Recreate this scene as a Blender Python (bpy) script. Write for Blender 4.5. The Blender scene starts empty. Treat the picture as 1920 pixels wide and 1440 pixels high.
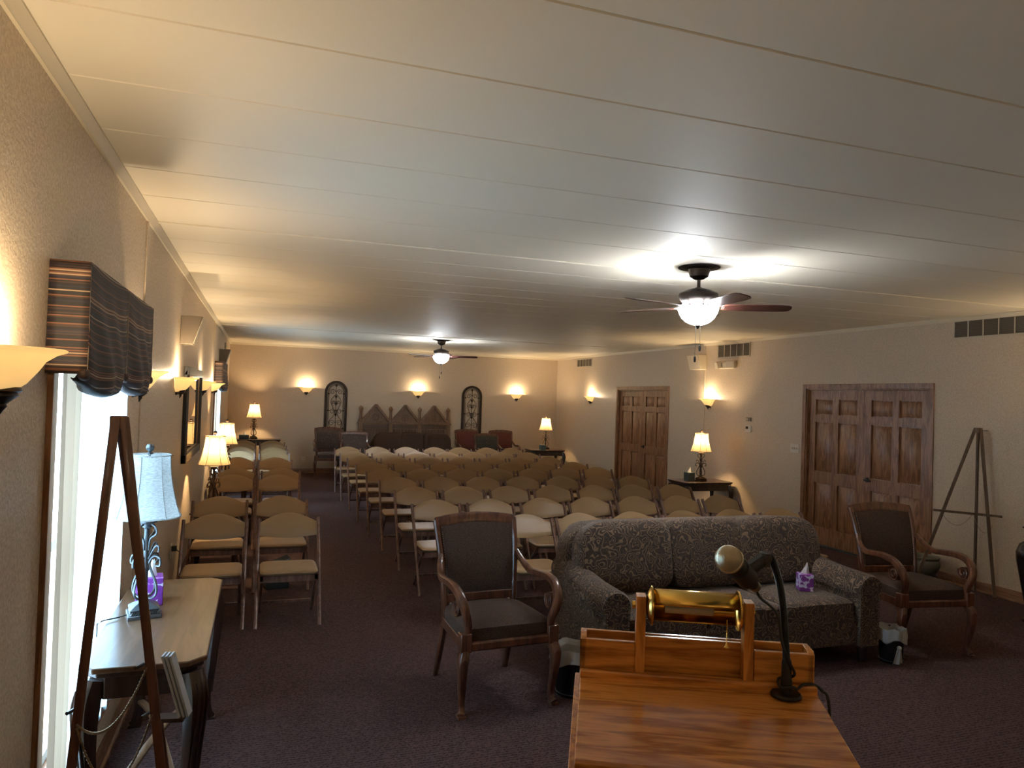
import bpy, math, random
from math import sin, cos, pi, radians, atan2, sqrt
from mathutils import Vector, Matrix

random.seed(7)
scene = bpy.context.scene
COL = scene.collection

# ------------------------------------------------------------------ camera, world, exposure
CH, RW, BW, FY = 2.813, 7.629, 16.681, -2.6      # ceiling height, right wall x, far wall y, near wall y
yaw, pitch, roll = radians(19.116), radians(1.079), radians(1.834)
_f = Vector((sin(yaw) * cos(pitch), cos(yaw) * cos(pitch), sin(pitch)))
_r = Vector((cos(yaw), -sin(yaw), 0))
_u = _r.cross(_f)
_r2 = cos(roll) * _r + sin(roll) * _u
_u2 = -sin(roll) * _r + cos(roll) * _u
cd = bpy.data.cameras.new('camera')
cam = bpy.data.objects.new('camera', cd)
COL.objects.link(cam)
cam.matrix_world = Matrix(((_r2.x, _u2.x, -_f.x, .662), (_r2.y, _u2.y, -_f.y, 0), (_r2.z, _u2.z, -_f.z, 1.813), (0, 0, 0, 1)))
cd.sensor_width = 36
cd.lens = 1355.7 / 1920 * 36
cd.clip_start = .02
scene.camera = cam

world = bpy.data.worlds.new('daylight')
scene.world = world
world.use_nodes = True
world.node_tree.nodes['Background'].inputs[0].default_value = (.58, .80, 1, 1)
world.node_tree.nodes['Background'].inputs[1].default_value = 7.0

scene.view_settings.view_transform = 'Standard'
scene.view_settings.look = 'None'
scene.view_settings.gamma = 1
scene.view_settings.exposure = 1.5
scene.view_settings.use_curve_mapping = False
cy = scene.cycles
cy.use_denoising = True
cy.use_light_tree = True
cy.max_bounces = 8
cy.diffuse_bounces = 5
cy.glossy_bounces = 3
cy.transmission_bounces = 6
cy.transparent_max_bounces = 12
cy.sample_clamp_indirect = 4
cy.caustics_reflective = False
cy.caustics_refractive = False

W_FAN, W_TABLE, W_SCONCE = 30, 16, 8.5
FAN_COL, WARM, SCONCE_COL = (.93, .97, 1), (1, .68, .34), (1, .76, .47)


def portal(name, loc, rot, sx, sy):
    l = bpy.data.lights.new(name, 'AREA')
    l.shape = 'RECTANGLE'; l.size = sx; l.size_y = sy
    l.cycles.is_portal = True
    o = bpy.data.objects.new(name, l); COL.objects.link(o)
    o.location = loc; o.rotation_euler = rot


portal('window_portal', (-.16, 3.42, 1.22), (0, radians(-90), 0), 1.7, 1.3)
portal('window_portal', (-.16, 12.3, 1.22), (0, radians(-90), 0), 1.7, 1.3)


def bulb(name, loc, power, color, size=.03, parent=None):
    l = bpy.data.lights.new(name, 'POINT')
    l.energy = power; l.color = color; l.shadow_soft_size = size
    o = bpy.data.objects.new(name, l); COL.objects.link(o)
    o.location = loc
    if parent: o.parent = parent
    return o


# ------------------------------------------------------------------ materials
def mat(name, color, rough=.6, metal=0, bump=None, spec=None, emit=None, alpha=None, coat=0):
    """bump = (scale, strength, distance)"""
    m = bpy.data.materials.new(name); m.use_nodes = True
    nt = m.node_tree; b = nt.nodes['Principled BSDF']
    b.inputs['Base Color'].default_value = (*color, 1)
    b.inputs['Roughness'].default_value = rough
    b.inputs['Metallic'].default_value = metal
    if spec is not None: b.inputs['Specular IOR Level'].default_value = spec
    if coat: b.inputs['Coat Weight'].default_value = coat; b.inputs['Coat Roughness'].default_value = .15
    if emit:
        b.inputs['Emission Color'].default_value = (*emit[0], 1); b.inputs['Emission Strength'].default_value = emit[1]
    if bump:
        tc = nt.nodes.new('ShaderNodeTexCoord'); n = nt.nodes.new('ShaderNodeTexNoise'); bp = nt.nodes.new('ShaderNodeBump')
        n.inputs['Scale'].default_value = bump[0]; n.inputs['Detail'].default_value = 3
        nt.links.new(tc.outputs['Object'], n.inputs['Vector']); nt.links.new(n.outputs[0], bp.inputs['Height'])
        bp.inputs['Strength'].default_value = bump[1]; bp.inputs['Distance'].default_value = bump[2]
        nt.links.new(bp.outputs[0], b.inputs['Normal'])
    return m


def ramp(nt, stops, interp='LINEAR'):
    r = nt.nodes.new('ShaderNodeValToRGB'); r.color_ramp.interpolation = interp
    e = r.color_ramp.elements
    while len(e) > 1: e.remove(e[-1])
    e[0].position = stops[0][0]; e[0].color = (*stops[0][1], 1)
    for p, c in stops[1:]:
        q = e.new(p); q.color = (*c, 1)
    return r


def wood(name, dark, light, rough=.35, axis='Z', scale=1.0, coat=0, ringy=.6):
    """Grain runs along axis."""
    m = bpy.data.materials.new(name); m.use_nodes = True
    nt = m.node_tree; b = nt.nodes['Principled BSDF']; N = nt.nodes.new; L = nt.links.new
    tc = N('ShaderNodeTexCoord'); mp = N('ShaderNodeMapping')
    s = {'X': (.9, 9, 9), 'Y': (9, .9, 9), 'Z': (9, 9, .9)}[axis]
    mp.inputs['Scale'].default_value = [v * scale for v in s]
    L(tc.outputs['Object'], mp.inputs[0])
    n1 = N('ShaderNodeTexNoise'); n1.inputs['Scale'].default_value = 1.2; n1.inputs['Detail'].default_value = 4; n1.inputs['Distortion'].default_value = ringy
    L(mp.outputs[0], n1.inputs['Vector'])
    mul = N('ShaderNodeMath'); mul.operation = 'MULTIPLY'; mul.inputs[1].default_value = 26; L(n1.outputs[0], mul.inputs[0])
    sn = N('ShaderNodeMath'); sn.operation = 'SINE'; L(mul.outputs[0], sn.inputs[0])
    mp2 = N('ShaderNodeMapping'); mp2.inputs['Scale'].default_value = [v * scale * 14 for v in s]
    L(tc.outputs['Object'], mp2.inputs[0])
    n2 = N('ShaderNodeTexNoise'); n2.inputs['Scale'].default_value = 1; n2.inputs['Detail'].default_value = 2; L(mp2.outputs[0], n2.inputs['Vector'])
    a = N('ShaderNodeMath'); a.operation = 'MULTIPLY_ADD'; a.inputs[1].default_value = .22; a.inputs[2].default_value = .25; L(sn.outputs[0], a.inputs[0])
    ad = N('ShaderNodeMath'); ad.operation = 'MULTIPLY_ADD'; ad.inputs[1].default_value = .5; L(n2.outputs[0], ad.inputs[0]); L(a.outputs[0], ad.inputs[2])
    r = ramp(nt, [(.15, dark), (.75, light)]); L(ad.outputs[0], r.inputs[0]); L(r.outputs[0], b.inputs['Base Color'])
    b.inputs['Roughness'].default_value = rough
    if coat: b.inputs['Coat Weight'].default_value = coat; b.inputs['Coat Roughness'].default_value = .12
    bp = N('ShaderNodeBump'); bp.inputs['Strength'].default_value = .08; bp.inputs['Distance'].default_value = .002
    L(ad.outputs[0], bp.inputs['Height']); L(bp.outputs[0], b.inputs['Normal'])
    return m


def paisley(name, dark, mid, light, scale=9.0):
    m = bpy.data.materials.new(name); m.use_nodes = True
    nt = m.node_tree; b = nt.nodes['Principled BSDF']; N = nt.nodes.new; L = nt.links.new
    tc = N('ShaderNodeTexCoord')
    n = N('ShaderNodeTexNoise'); n.inputs['Scale'].default_value = scale * .8; n.inputs['Detail'].default_value = 1
    L(tc.outputs['Object'], n.inputs['Vector'])
    sub = N('ShaderNodeVectorMath'); sub.operation = 'MULTIPLY_ADD'
    L(n.outputs['Color'], sub.inputs[0]); sub.inputs[1].default_value = (.16, .16, .16); L(tc.outputs['Object'], sub.inputs[2])
    v = N('ShaderNodeTexVoronoi'); v.inputs['Scale'].default_value = scale; L(sub.outputs[0], v.inputs['Vector'])
    mu = N('ShaderNodeMath'); mu.operation = 'MULTIPLY'; mu.inputs[1].default_value = 26; L(v.outputs['Distance'], mu.inputs[0])
    si = N('ShaderNodeMath'); si.operation = 'SINE'; L(mu.outputs[0], si.inputs[0])
    v2 = N('ShaderNodeTexVoronoi'); v2.feature = 'DISTANCE_TO_EDGE'; v2.inputs['Scale'].default_value = scale * 3.1; L(sub.outputs[0], v2.inputs['Vector'])
    r1 = ramp(nt, [(0, (0, 0, 0)), (.70, (.12, .12, .12)), (.93, (1, 1, 1))])
    mr = N('ShaderNodeMath'); mr.operation = 'MULTIPLY_ADD'; mr.inputs[1].default_value = .5; mr.inputs[2].default_value = .5
    L(si.outputs[0], mr.inputs[0]); L(mr.outputs[0], r1.inputs[0])
    r2 = ramp(nt, [(.02, (1, 1, 1)), (.09, (0, 0, 0))]); L(v2.outputs['Distance'], r2.inputs[0])
    mx = N('ShaderNodeMath'); mx.operation = 'MAXIMUM'; L(r1.outputs[0], mx.inputs[0])
    h = N('ShaderNodeMath'); h.operation = 'MULTIPLY'; h.inputs[1].default_value = .55; L(r2.outputs[0], h.inputs[0]); L(h.outputs[0], mx.inputs[1])
    cr = ramp(nt, [(0, dark), (.45, mid), (1, light)]); L(mx.outputs[0], cr.inputs[0]); L(cr.outputs[0], b.inputs['Base Color'])
    b.inputs['Roughness'].default_value = .85
    b.inputs['Sheen Weight'].default_value = .15
    bp = N('ShaderNodeBump'); bp.inputs['Strength'].default_value = .3; bp.inputs['Distance'].default_value = .002
    L(mx.outputs[0], bp.inputs['Height']); L(bp.outputs[0], b.inputs['Normal'])
    return m


def translucent(name, color, transp=0.0, trans_mix=.6, weave=0, rough_emit=None):
    m = bpy.data.materials.new(name); m.use_nodes = True
    nt = m.node_tree; N = nt.nodes.new; L = nt.links.new
    nt.nodes.remove(nt.nodes['Principled BSDF']); out = nt.nodes['Material Output']
    d = N('ShaderNodeBsdfDiffuse'); d.inputs[0].default_value = (*color, 1)
    t = N('ShaderNodeBsdfTranslucent'); t.inputs[0].default_value = (*color, 1)
    mx = N('ShaderNodeMixShader'); mx.inputs[0].default_value = trans_mix
    L(d.outputs[0], mx.inputs[1]); L(t.outputs[0], mx.inputs[2])
    if weave:
        tc = N('ShaderNodeTexCoord'); mp = N('ShaderNodeMapping'); mp.inputs['Scale'].default_value = (1, 1, 5)
        n = N('ShaderNodeTexNoise'); n.inputs['Scale'].default_value = weave; n.inputs['Detail'].default_value = 2
        L(tc.outputs['Object'], mp.inputs[0]); L(mp.outputs[0], n.inputs['Vector'])
        c2 = tuple(v * .72 for v in color)
        r = ramp(nt, [(.38, c2), (.62, color)]); L(n.outputs[0], r.inputs[0])
        L(r.outputs[0], d.inputs[0]); L(r.outputs[0], t.inputs[0])
    last = mx
    if transp:
        tr = N('ShaderNodeBsdfTransparent'); m2 = N('ShaderNodeMixShader'); m2.inputs[0].default_value = transp
        L(mx.outputs[0], m2.inputs[1]); L(tr.outputs[0], m2.inputs[2]); last = m2
    if rough_emit:
        e = N('ShaderNodeEmission'); e.inputs[0].default_value = (*rough_emit[0], 1); e.inputs[1].default_value = rough_emit[1]
        a = N('ShaderNodeAddShader'); L(last.outputs[0], a.inputs[0]); L(e.outputs[0], a.inputs[1]); last = a
    L(last.outputs[0], out.inputs[0])
    return m


def carpet_mat():
    m = bpy.data.materials.new('carpet'); m.use_nodes = True
    nt = m.node_tree; b = nt.nodes['Principled BSDF']; N = nt.nodes.new; L = nt.links.new
    tc = N('ShaderNodeTexCoord'); mp = N('ShaderNodeMapping'); mp.inputs['Scale'].default_value = (1, 1, 1)
    L(tc.outputs['Object'], mp.inputs[0])
    w = N('ShaderNodeTexWave'); w.bands_direction = 'Y'; w.inputs['Scale'].default_value = 14; w.inputs['Distortion'].default_value = 3.5
    w.inputs['Detail'].default_value = 1; w.inputs['Detail Scale'].default_value = 4; L(mp.outputs[0], w.inputs['Vector'])
    v = N('ShaderNodeTexVoronoi'); v.inputs['Scale'].default_value = 75; L(mp.outputs[0], v.inputs['Vector'])
    a = N('ShaderNodeMath'); a.operation = 'MULTIPLY_ADD'; a.inputs[1].default_value = .5; L(w.outputs[0], a.inputs[0]); L(v.outputs['Distance'], a.inputs[2])
    r = ramp(nt, [(.2, (.022, .012, .012)), (.95, (.086, .050, .048))]); L(a.outputs[0], r.inputs[0])
    L(r.outputs[0], b.inputs['Base Color']); b.inputs['Roughness'].default_value = .95; b.inputs['Specular IOR Level'].default_value = .1
    bp = N('ShaderNodeBump'); bp.inputs['Strength'].default_value = .6; bp.inputs['Distance'].default_value = .004
    L(a.outputs[0], bp.inputs['Height']); L(bp.outputs[0], b.inputs['Normal'])
    return m


def stripes_mat():
    m = bpy.data.materials.new('striped_valance_fabric'); m.use_nodes = True
    nt = m.node_tree; b = nt.nodes['Principled BSDF']; N = nt.nodes.new; L = nt.links.new
    uv = N('ShaderNodeUVMap'); uv.uv_map = 'uv'
    sp = N('ShaderNodeSeparateXYZ'); L(uv.outputs[0], sp.inputs[0])
    mu = N('ShaderNodeMath'); mu.operation = 'MULTIPLY'; mu.inputs[1].default_value = 230; L(sp.outputs[1], mu.inputs[0])
    fr = N('ShaderNodeMath'); fr.operation = 'FLOOR'; L(mu.outputs[0], fr.inputs[0])
    wn = N('ShaderNodeTexWhiteNoise'); wn.noise_dimensions = '1D'; L(fr.outputs[0], wn.inputs['W'])
    dk, br, ru, tn, nv = (.010, .007, .008), (.045, .022, .014), (.15, .062, .032), (.32, .22, .14), (.013, .013, .026)
    r = ramp(nt, [(0, dk), (.42, br), (.64, nv), (.78, ru), (.92, tn)], 'CONSTANT')
    L(wn.outputs['Value'], r.inputs[0]); L(r.outputs[0], b.inputs['Base Color'])
    b.inputs['Roughness'].default_value = .7
    return m


def spots_mat():
    m = bpy.data.materials.new('purple_spotted_card'); m.use_nodes = True
    nt = m.node_tree; b = nt.nodes['Principled BSDF']; N = nt.nodes.new; L = nt.links.new
    tc = N('ShaderNodeTexCoord'); v = N('ShaderNodeTexVoronoi'); v.inputs['Scale'].default_value = 27; v.inputs['Randomness'].default_value = .6
    L(tc.outputs['Object'], v.inputs['Vector'])
    r = ramp(nt, [(0, (.16, .03, .26)), (.62, (.22, .04, .30)), (.66, (.62, .58, .75))], 'LINEAR'); L(v.outputs['Distance'], r.inputs[0])
    L(r.outputs[0], b.inputs['Base Color']); b.inputs['Roughness'].default_value = .45
    return m


def weave_mat(name, c1, c2, scale=170):
    m = bpy.data.materials.new(name); m.use_nodes = True
    nt = m.node_tree; b = nt.nodes['Principled BSDF']; N = nt.nodes.new; L = nt.links.new
    tc = N('ShaderNodeTexCoord'); v = N('ShaderNodeTexVoronoi'); v.inputs['Scale'].default_value = scale; L(tc.outputs['Object'], v.inputs['Vector'])
    r = ramp(nt, [(.2, c2), (.6, c1)]); L(v.outputs['Distance'], r.inputs[0]); L(r.outputs[0], b.inputs['Base Color'])
    b.inputs['Roughness'].default_value = .85
    bp = N('ShaderNodeBump'); bp.inputs['Strength'].default_value = .5; bp.inputs['Distance'].default_value = .002
    L(v.outputs['Distance'], bp.inputs['Height']); L(bp.outputs[0], b.inputs['Normal'])
    return m


def wallpaper(name, color):
    m = bpy.data.materials.new(name); m.use_nodes = True
    nt = m.node_tree; b = nt.nodes['Principled BSDF']; N = nt.nodes.new; L = nt.links.new
    tc = N('ShaderNodeTexCoord'); n = N('ShaderNodeTexNoise'); n.inputs['Scale'].default_value = 75; n.inputs['Detail'].default_value = 2; n.inputs['Distortion'].default_value = .6
    L(tc.outputs['Object'], n.inputs['Vector'])
    r = ramp(nt, [(.4, tuple(c * .86 for c in color)), (.6, color)]); L(n.outputs[0], r.inputs[0]); L(r.outputs[0], b.inputs['Base Color'])
    rr = ramp(nt, [(.4, (.62,) * 3), (.6, (.38,) * 3)]); L(n.outputs[0], rr.inputs[0]); L(rr.outputs[0], b.inputs['Roughness'])
    bp = N('ShaderNodeBump'); bp.inputs['Strength'].default_value = .55; bp.inputs['Distance'].default_value = .003
    L(n.outputs[0], bp.inputs['Height']); L(bp.outputs[0], b.inputs['Normal'])
    return m


M = dict(
    wall=wallpaper('textured_beige_wallpaper', (.58, .475, .355)),
    ceil=mat('ceiling_panel', (.78, .72, .60), .6, bump=(140, .12, .002)),
    cream=mat('cream_paint', (.62, .55, .42), .5),
    carpet=carpet_mat(),
    oak=wood('oak_door', (.115, .045, .018), (.30, .145, .066), .34, 'Z', 2.0),
    oakx=wood('oak_trim_across', (.125, .055, .028), (.235, .115, .060), .38, 'Y', 2.0),
    lect=wood('honey_oak_across', (.27, .085, .014), (.68, .30, .072), .26, 'X', 2.0, coat=.4, ringy=.5),
    lectz=wood('honey_oak_upright', (.30, .10, .018), (.68, .30, .072), .3, 'Z', 2.0, coat=.3),
    walnut=wood('walnut', (.040, .013, .007), (.13, .046, .022), .3, 'Z', 1.0, coat=.3),
    chairwood=wood('chair_wood', (.075, .034, .022), (.19, .098, .066), .38, 'Z', 1.6),
    darkwood=wood('espresso_wood', (.014, .007, .005), (.042, .020, .013), .3, 'Z', 1.0, coat=.3),
    topwood=wood('console_top_wood', (.075, .038, .019), (.13, .068, .035), .28, 'Y', 1.2, coat=.2, ringy=.8),
    easelbrown=wood('easel_brown_wood', (.06, .036, .022), (.13, .085, .055), .4, 'Z', 1.2), easelwood=wood('easel_wood', (.05, .018, .012), (.13, .052, .032), .3, 'Z', 1.2, coat=.2),
    carvedshade=wood('shaded_carved_oak', (.06, .032, .018), (.11, .06, .034), .5, 'Z', 2.0),  # carved oak with the shade of the recesses painted into its colour
    carved=wood('carved_oak', (.12, .066, .035), (.21, .12, .066), .45, 'Z', 2.0),
    vinyl=mat('tan_vinyl', (.27, .165, .075), .42, bump=(260, .1, .001)),
    brownfab=weave_mat('brown_woven_fabric', (.026, .011, .005), (.075, .034, .017)),
    redfab=weave_mat('dark_red_fabric', (.085, .016, .010), (.14, .035, .024)),
    sofa=paisley('paisley_sofa_fabric', (.022, .010, .005), (.042, .022, .011), (.17, .105, .058), 13),
    paisgreen=paisley('paisley_green_fabric', (.012, .010, .006), (.024, .019, .012), (.075, .062, .036), 16),
    paisbrown=paisley('paisley_brown_fabric', (.030, .016, .012), (.058, .036, .028), (.13, .082, .064), 16),
    bronze=mat('oiled_bronze', (.045, .036, .032), .42, .85),
    blk=mat('black_metal', (.012, .012, .012), .45, .3),
    iron=mat('wrought_iron', (.035, .022, .016), .5, .6),
    silver=mat('pewter_metal', (.11, .12, .13), .35, .8),
    brass=mat('brass', (.80, .52, .13), .24, 1.0),
    nail=mat('antique_nailhead', (.22, .15, .10), .35, .9),
    mesh=mat('mic_grille', (.66, .58, .42), .32, .8), meshdark=mat('mic_foam', (.10, .08, .055), .7),
    rubber=mat('black_rubber', (.012, .012, .012), .6),
    white=mat('white_plastic', (.62, .58, .50), .45),
    ivory=mat('ivory_plastic', (.52, .46, .36), .5),
    greyp=mat('grey_plastic', (.20, .17, .13), .55),
    brownp=mat('taupe_plastic', (.17, .135, .10), .55), ventin=mat('vent_interior', (.10, .085, .065), .8),
    tissue=translucent('tissue_paper', (.85, .83, .80), 0, .3),
    teal=mat('teal_card', (.10, .15, .15), .5), dteal=mat('dark_teal_card', (.025, .036, .036), .5),
    spots=spots_mat(), valance=stripes_mat(),
    shade=translucent('linen_shade', (.52, .40, .25), 0, .26, weave=70),
    shade_off=translucent('grey_linen_shade', (.60, .60, .58), 0, .5, weave=70),
    rib=mat('shade_rib', (.05, .026, .012), .6),
    alab=translucent('alabaster_glass', (.82, .66, .38), 0, .45, rough_emit=((1, .74, .34), .14)),
    bowl=translucent('frosted_bowl_glass', (.95, .95, .95), 0, .6, rough_emit=((.93, .97, 1), 20)),
    sheer=translucent('sheer_curtain', (.58, .76, .86), .22, .70),
    drape=translucent('cream_drape', (.42, .34, .25), 0, .20),
    mirror=mat('mirror_glass', (.85, .85, .85), .02, 1.0),
    paper=mat('pale_card', (.42, .48, .55), .6),
    liner=translucent('bin_liner', (.62, .62, .60), .25, .3),
    pot=mat('mottled_pot', (.12, .12, .095), .5), urn=mat('dark_urn_glaze', (.012, .010, .010), .18),
    blade=wood('fan_blade_wood', (.045, .014, .010), (.10, .035, .024), .35, 'X', .8),
    gold=mat('chain_metal', (.32, .25, .16), .4, .9),
    screen=mat('dark_screen', (.01, .01, .01), .2),
)
g = bpy.data.materials.new('window_glass'); g.use_nodes = True
_n = g.node_tree; _n.nodes.remove(_n.nodes['Principled BSDF'])
_t = _n.nodes.new('ShaderNodeBsdfTransparent'); _gl = _n.nodes.new('ShaderNodeBsdfGlossy'); _gl.inputs['Roughness'].default_value = .02
_m = _n.nodes.new('ShaderNodeMixShader'); _m.inputs[0].default_value = .05
_n.links.new(_t.outputs[0], _m.inputs[1]); _n.links.new(_gl.outputs[0], _m.inputs[2]); _n.links.new(_m.outputs[0], _n.nodes['Material Output'].inputs[0])
M['glass'] = g


# ------------------------------------------------------------------ mesh builder
class MB:
    def __init__(s): s.v = []; s.f = []; s.uv = None

    def add(s, vs, fs):
        o = len(s.v); s.v += [tuple(v) for v in vs]; s.f += [tuple(i + o for i in f) for f in fs]; return s

    def box(s, c, d, rz=0, rx=0, ry=0):
        x, y, z = d[0] / 2, d[1] / 2, d[2] / 2
        R = Matrix.Rotation(rz, 3, 'Z') @ Matrix.Rotation(ry, 3, 'Y') @ Matrix.Rotation(rx, 3, 'X')
        vs = [R @ Vector((a * x, b * y, e * z)) + Vector(c) for a in (-1, 1) for b in (-1, 1) for e in (-1, 1)]
        return s.add(vs, [(0, 1, 3, 2), (4, 6, 7, 5), (0, 4, 5, 1), (2, 3, 7, 6), (0, 2, 6, 4), (1, 5, 7, 3)])

    def bb(s, x0, x1, y0, y1, z0, z1): return s.box(((x0 + x1) / 2, (y0 + y1) / 2, (z0 + z1) / 2), (x1 - x0, y1 - y0, z1 - z0))

    def bar(s, p0, p1, w, h, up=(0, 0, 1)):
        """rectangular bar p0->p1, w across, h along up"""
        return s.sweep([p0, p1], w, h, up, n=4)

    def sweep(s, path, w, h, up=(0, 0, 1), n=8, p=None, closed=False):
        """sweep a rounded rectangle; w,h scalars or lists; h lies along 'up' projected"""
        P = [Vector(q) for q in path]; k = len(P)
        W = w if isinstance(w, (list, tuple)) else [w] * k
        H = h if isinstance(h, (list, tuple)) else [h] * k
        up = Vector(up); rings = []
        for i in range(k):
            if closed: t = P[(i + 1) % k] - P[i - 1]
            else: t = P[min(i + 1, k - 1)] - P[max(i - 1, 0)]
            t.normalize(); sd = t.cross(up)
            if sd.length < 1e-4: sd = t.cross(Vector((1, 0, 0)))
            sd.normalize(); u2 = sd.cross(t).normalized()
            ring = []
            for j in range(n):
                a = 2 * pi * (j + .5) / n
                if n == 4: cx, cz = (1 if cos(a) > 0 else -1), (1 if sin(a) > 0 else -1)
                else:
                    e = p or .55; cx = math.copysign(abs(cos(a)) ** e, cos(a)); cz = math.copysign(abs(sin(a)) ** e, sin(a))
                ring.append(P[i] + sd * (cx * W[i] / 2) + u2 * (cz * H[i] / 2))
            rings.append(ring)
        vs = [v for r_ in rings for v in r_]; fs = []
        kk = k if closed else k - 1
        for i in range(kk):
            i2 = (i + 1) % k
            for j in range(n):
                a, b = i * n + j, i * n + (j + 1) % n
                fs.append((a, b, i2 * n + (j + 1) % n, i2 * n + j))
        if not closed: fs.append(tuple(range(n))[::-1]); fs.append(tuple(range((k - 1) * n, k * n)))
        return s.add(vs, fs)

    def tube(s, path, r, n=8, closed=False):
        R = r if isinstance(r, (list, tuple)) else [r] * len(path)
        return s.sweep(path, [2 * q for q in R], [2 * q for q in R], _up_for(path), n, 1.0, closed)

    def cyl(s, p0, p1, r0, r1=None, n=16): return s.tube([p0, p1], [r0, r0 if r1 is None else r1], n)

    def lathe(s, prof, c=(0, 0, 0), n=24, a0=0, a1=2 * pi, sx=1, sy=1, cap=True, pw=1.0):
        full = abs(a1 - a0 - 2 * pi) < 1e-6; m = n if full else n + 1; vs = []
        for r_, z in prof:
            for j in range(m):
                a = a0 + (a1 - a0) * j / n
                ca = math.copysign(abs(cos(a)) ** pw, cos(a)); sa = math.copysign(abs(sin(a)) ** pw, sin(a))
                vs.append((c[0] + r_ * ca * sx, c[1] + r_ * sa * sy, c[2] + z))
        fs = []
        for i in range(len(prof) - 1):
            for j in range(n if full else n):
                j2 = (j + 1) % m if full else j + 1
                fs.append((i * m + j, i * m + j2, (i + 1) * m + j2, (i + 1) * m + j))
        if cap and full:
            if prof[0][0] > 1e-4: fs.append(tuple(range(m))[::-1])
            if prof[-1][0] > 1e-4: fs.append(tuple(range((len(prof) - 1) * m, len(prof) * m)))
        return s.add(vs, fs)

    def prism(s, poly, axis, a, b):
        """extrude 2D polygon along axis; poly in the other two coordinates (cyclic order kept)"""
        n = len(poly)
        def pt(q, t): return {'x': (t, q[0], q[1]), 'y': (q[0], t, q[1]), 'z': (q[0], q[1], t)}[axis]
        vs = [pt(q, a) for q in poly] + [pt(q, b) for q in poly]
        fs = [tuple(range(n))[::-1], tuple(range(n, 2 * n))] + [(i, (i + 1) % n, n + (i + 1) % n, n + i) for i in range(n)]
        return s.add(vs, fs)

    def pillow(s, c, d, e=.35, ez=None, n=24, m=12, R=None, fn=None):
        """superellipsoid cushion"""
        ez = ez or e; vs = []; sg = lambda x, k: math.copysign(abs(x) ** k, x)
        for i in range(m + 1):
            ph = -pi / 2 + pi * i / m
            for j in range(n):
                th = 2 * pi * j / n
                v = Vector((sg(cos(ph), ez) * sg(cos(th), e) * d[0] / 2, sg(cos(ph), ez) * sg(sin(th), e) * d[1] / 2, sg(sin(ph), ez) * d[2] / 2))
                if fn: v = fn(v)
                if R: v = R @ v
                vs.append(v + Vector(c))
        fs = [(i * n + j, i * n + (j + 1) % n, (i + 1) * n + (j + 1) % n, (i + 1) * n + j) for i in range(m) for j in range(n)]
        return s.add(vs, fs)

    def grid(s, fn, nu, nv, uvfn=None):
        vs = [fn(i / nu, j / nv) for i in range(nu + 1) for j in range(nv + 1)]
        fs = [(i * (nv + 1) + j, (i + 1) * (nv + 1) + j, (i + 1) * (nv + 1) + j + 1, i * (nv + 1) + j + 1) for i in range(nu) for j in range(nv)]
        if uvfn:
            if s.uv is None: s.uv = {}
            o = len(s.v)
            for i in range(nu + 1):
                for j in range(nv + 1): s.uv[o + i * (nv + 1) + j] = uvfn(i / nu, j / nv)
        return s.add(vs, fs)

    def move(s, mtx):
        s.v = [tuple(mtx @ Vector(v)) for v in s.v]; return s

    def build(s, name, material, parent=None, bevel=0, smooth=True, solid=0, loc=None):
        me = bpy.data.meshes.new(name); me.from_pydata(s.v, [], s.f); me.validate(); me.materials.append(material)
        if s.uv is not None:
            u = me.uv_layers.new(name='uv')
            for l in me.loops: u.data[l.index].uv = s.uv.get(l.vertex_index, (0, 0))
        import bmesh
        b = bmesh.new(); b.from_mesh(me)
        if s.uv is None: bmesh.ops.remove_doubles(b, verts=b.verts, dist=1e-6)
        if not solid: bmesh.ops.recalc_face_normals(b, faces=b.faces)
        b.to_mesh(me); b.free()
        if smooth:
            for p_ in me.polygons: p_.use_smooth = True
            me.set_sharp_from_angle(angle=radians(38))
        o = bpy.data.objects.new(name, me); COL.objects.link(o)
        if bevel:
            md = o.modifiers.new('bevel', 'BEVEL'); md.width = bevel; md.segments = 2; md.limit_method = 'ANGLE'; md.angle_limit = radians(40)
        if solid:
            md = o.modifiers.new('solid', 'SOLIDIFY'); md.thickness = solid; md.offset = 0
        if parent: o.parent = parent
        if loc: o.location = loc
        return o


def _up_for(path):
    a, b = Vector(path[0]), Vector(path[-1]); d = b - a
    if d.length < 1e-6: d = Vector(path[1]) - a
    d.normalize()
    # an up vector that is not parallel with any segment
    cands = [Vector((0, 0, 1)), Vector((0, 1, 0)), Vector((1, 0, 0)), Vector((.3, .8, .52)).normalized()]
    best, bv = None, -1
    for c in cands:
        mn = min((1 - abs(c.dot((Vector(path[i + 1]) - Vector(path[i])).normalized())) for i in range(len(path) - 1)), default=1)
        if mn > bv: best, bv = c, mn
    return best


def tag(o, label, cat, group=None, kind=None):
    o['label'] = label; o['category'] = cat
    if group: o['group'] = group
    if kind: o['kind'] = kind
    return o


def thing(name, loc, rz=0, label=None, cat=None, group=None):
    o = bpy.data.objects.new(name, None); COL.objects.link(o)
    o.location = loc; o.rotation_euler = (0, 0, rz); o.empty_display_size = .1
    if label: tag(o, label, cat, group)
    return o


def struct(name, mb, m, label=None, bevel=0, cat=None, parent=None):
    o = mb.build(name, m, parent, bevel); o['kind'] = 'structure'
    if label: o['label'] = label
    if cat: o['category'] = cat
    return o


def dup(root, loc, rz, label=None, group=None):
    def rec(o, par):
        c = o.copy(); COL.objects.link(c)
        if par: c.parent = par
        for ch in list(o.children): rec(ch, c)
        return c
    r_ = rec(root, None); r_.location = loc; r_.rotation_euler = (0, 0, rz)
    if label: r_['label'] = label
    if group: r_['group'] = group
    return r_


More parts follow.
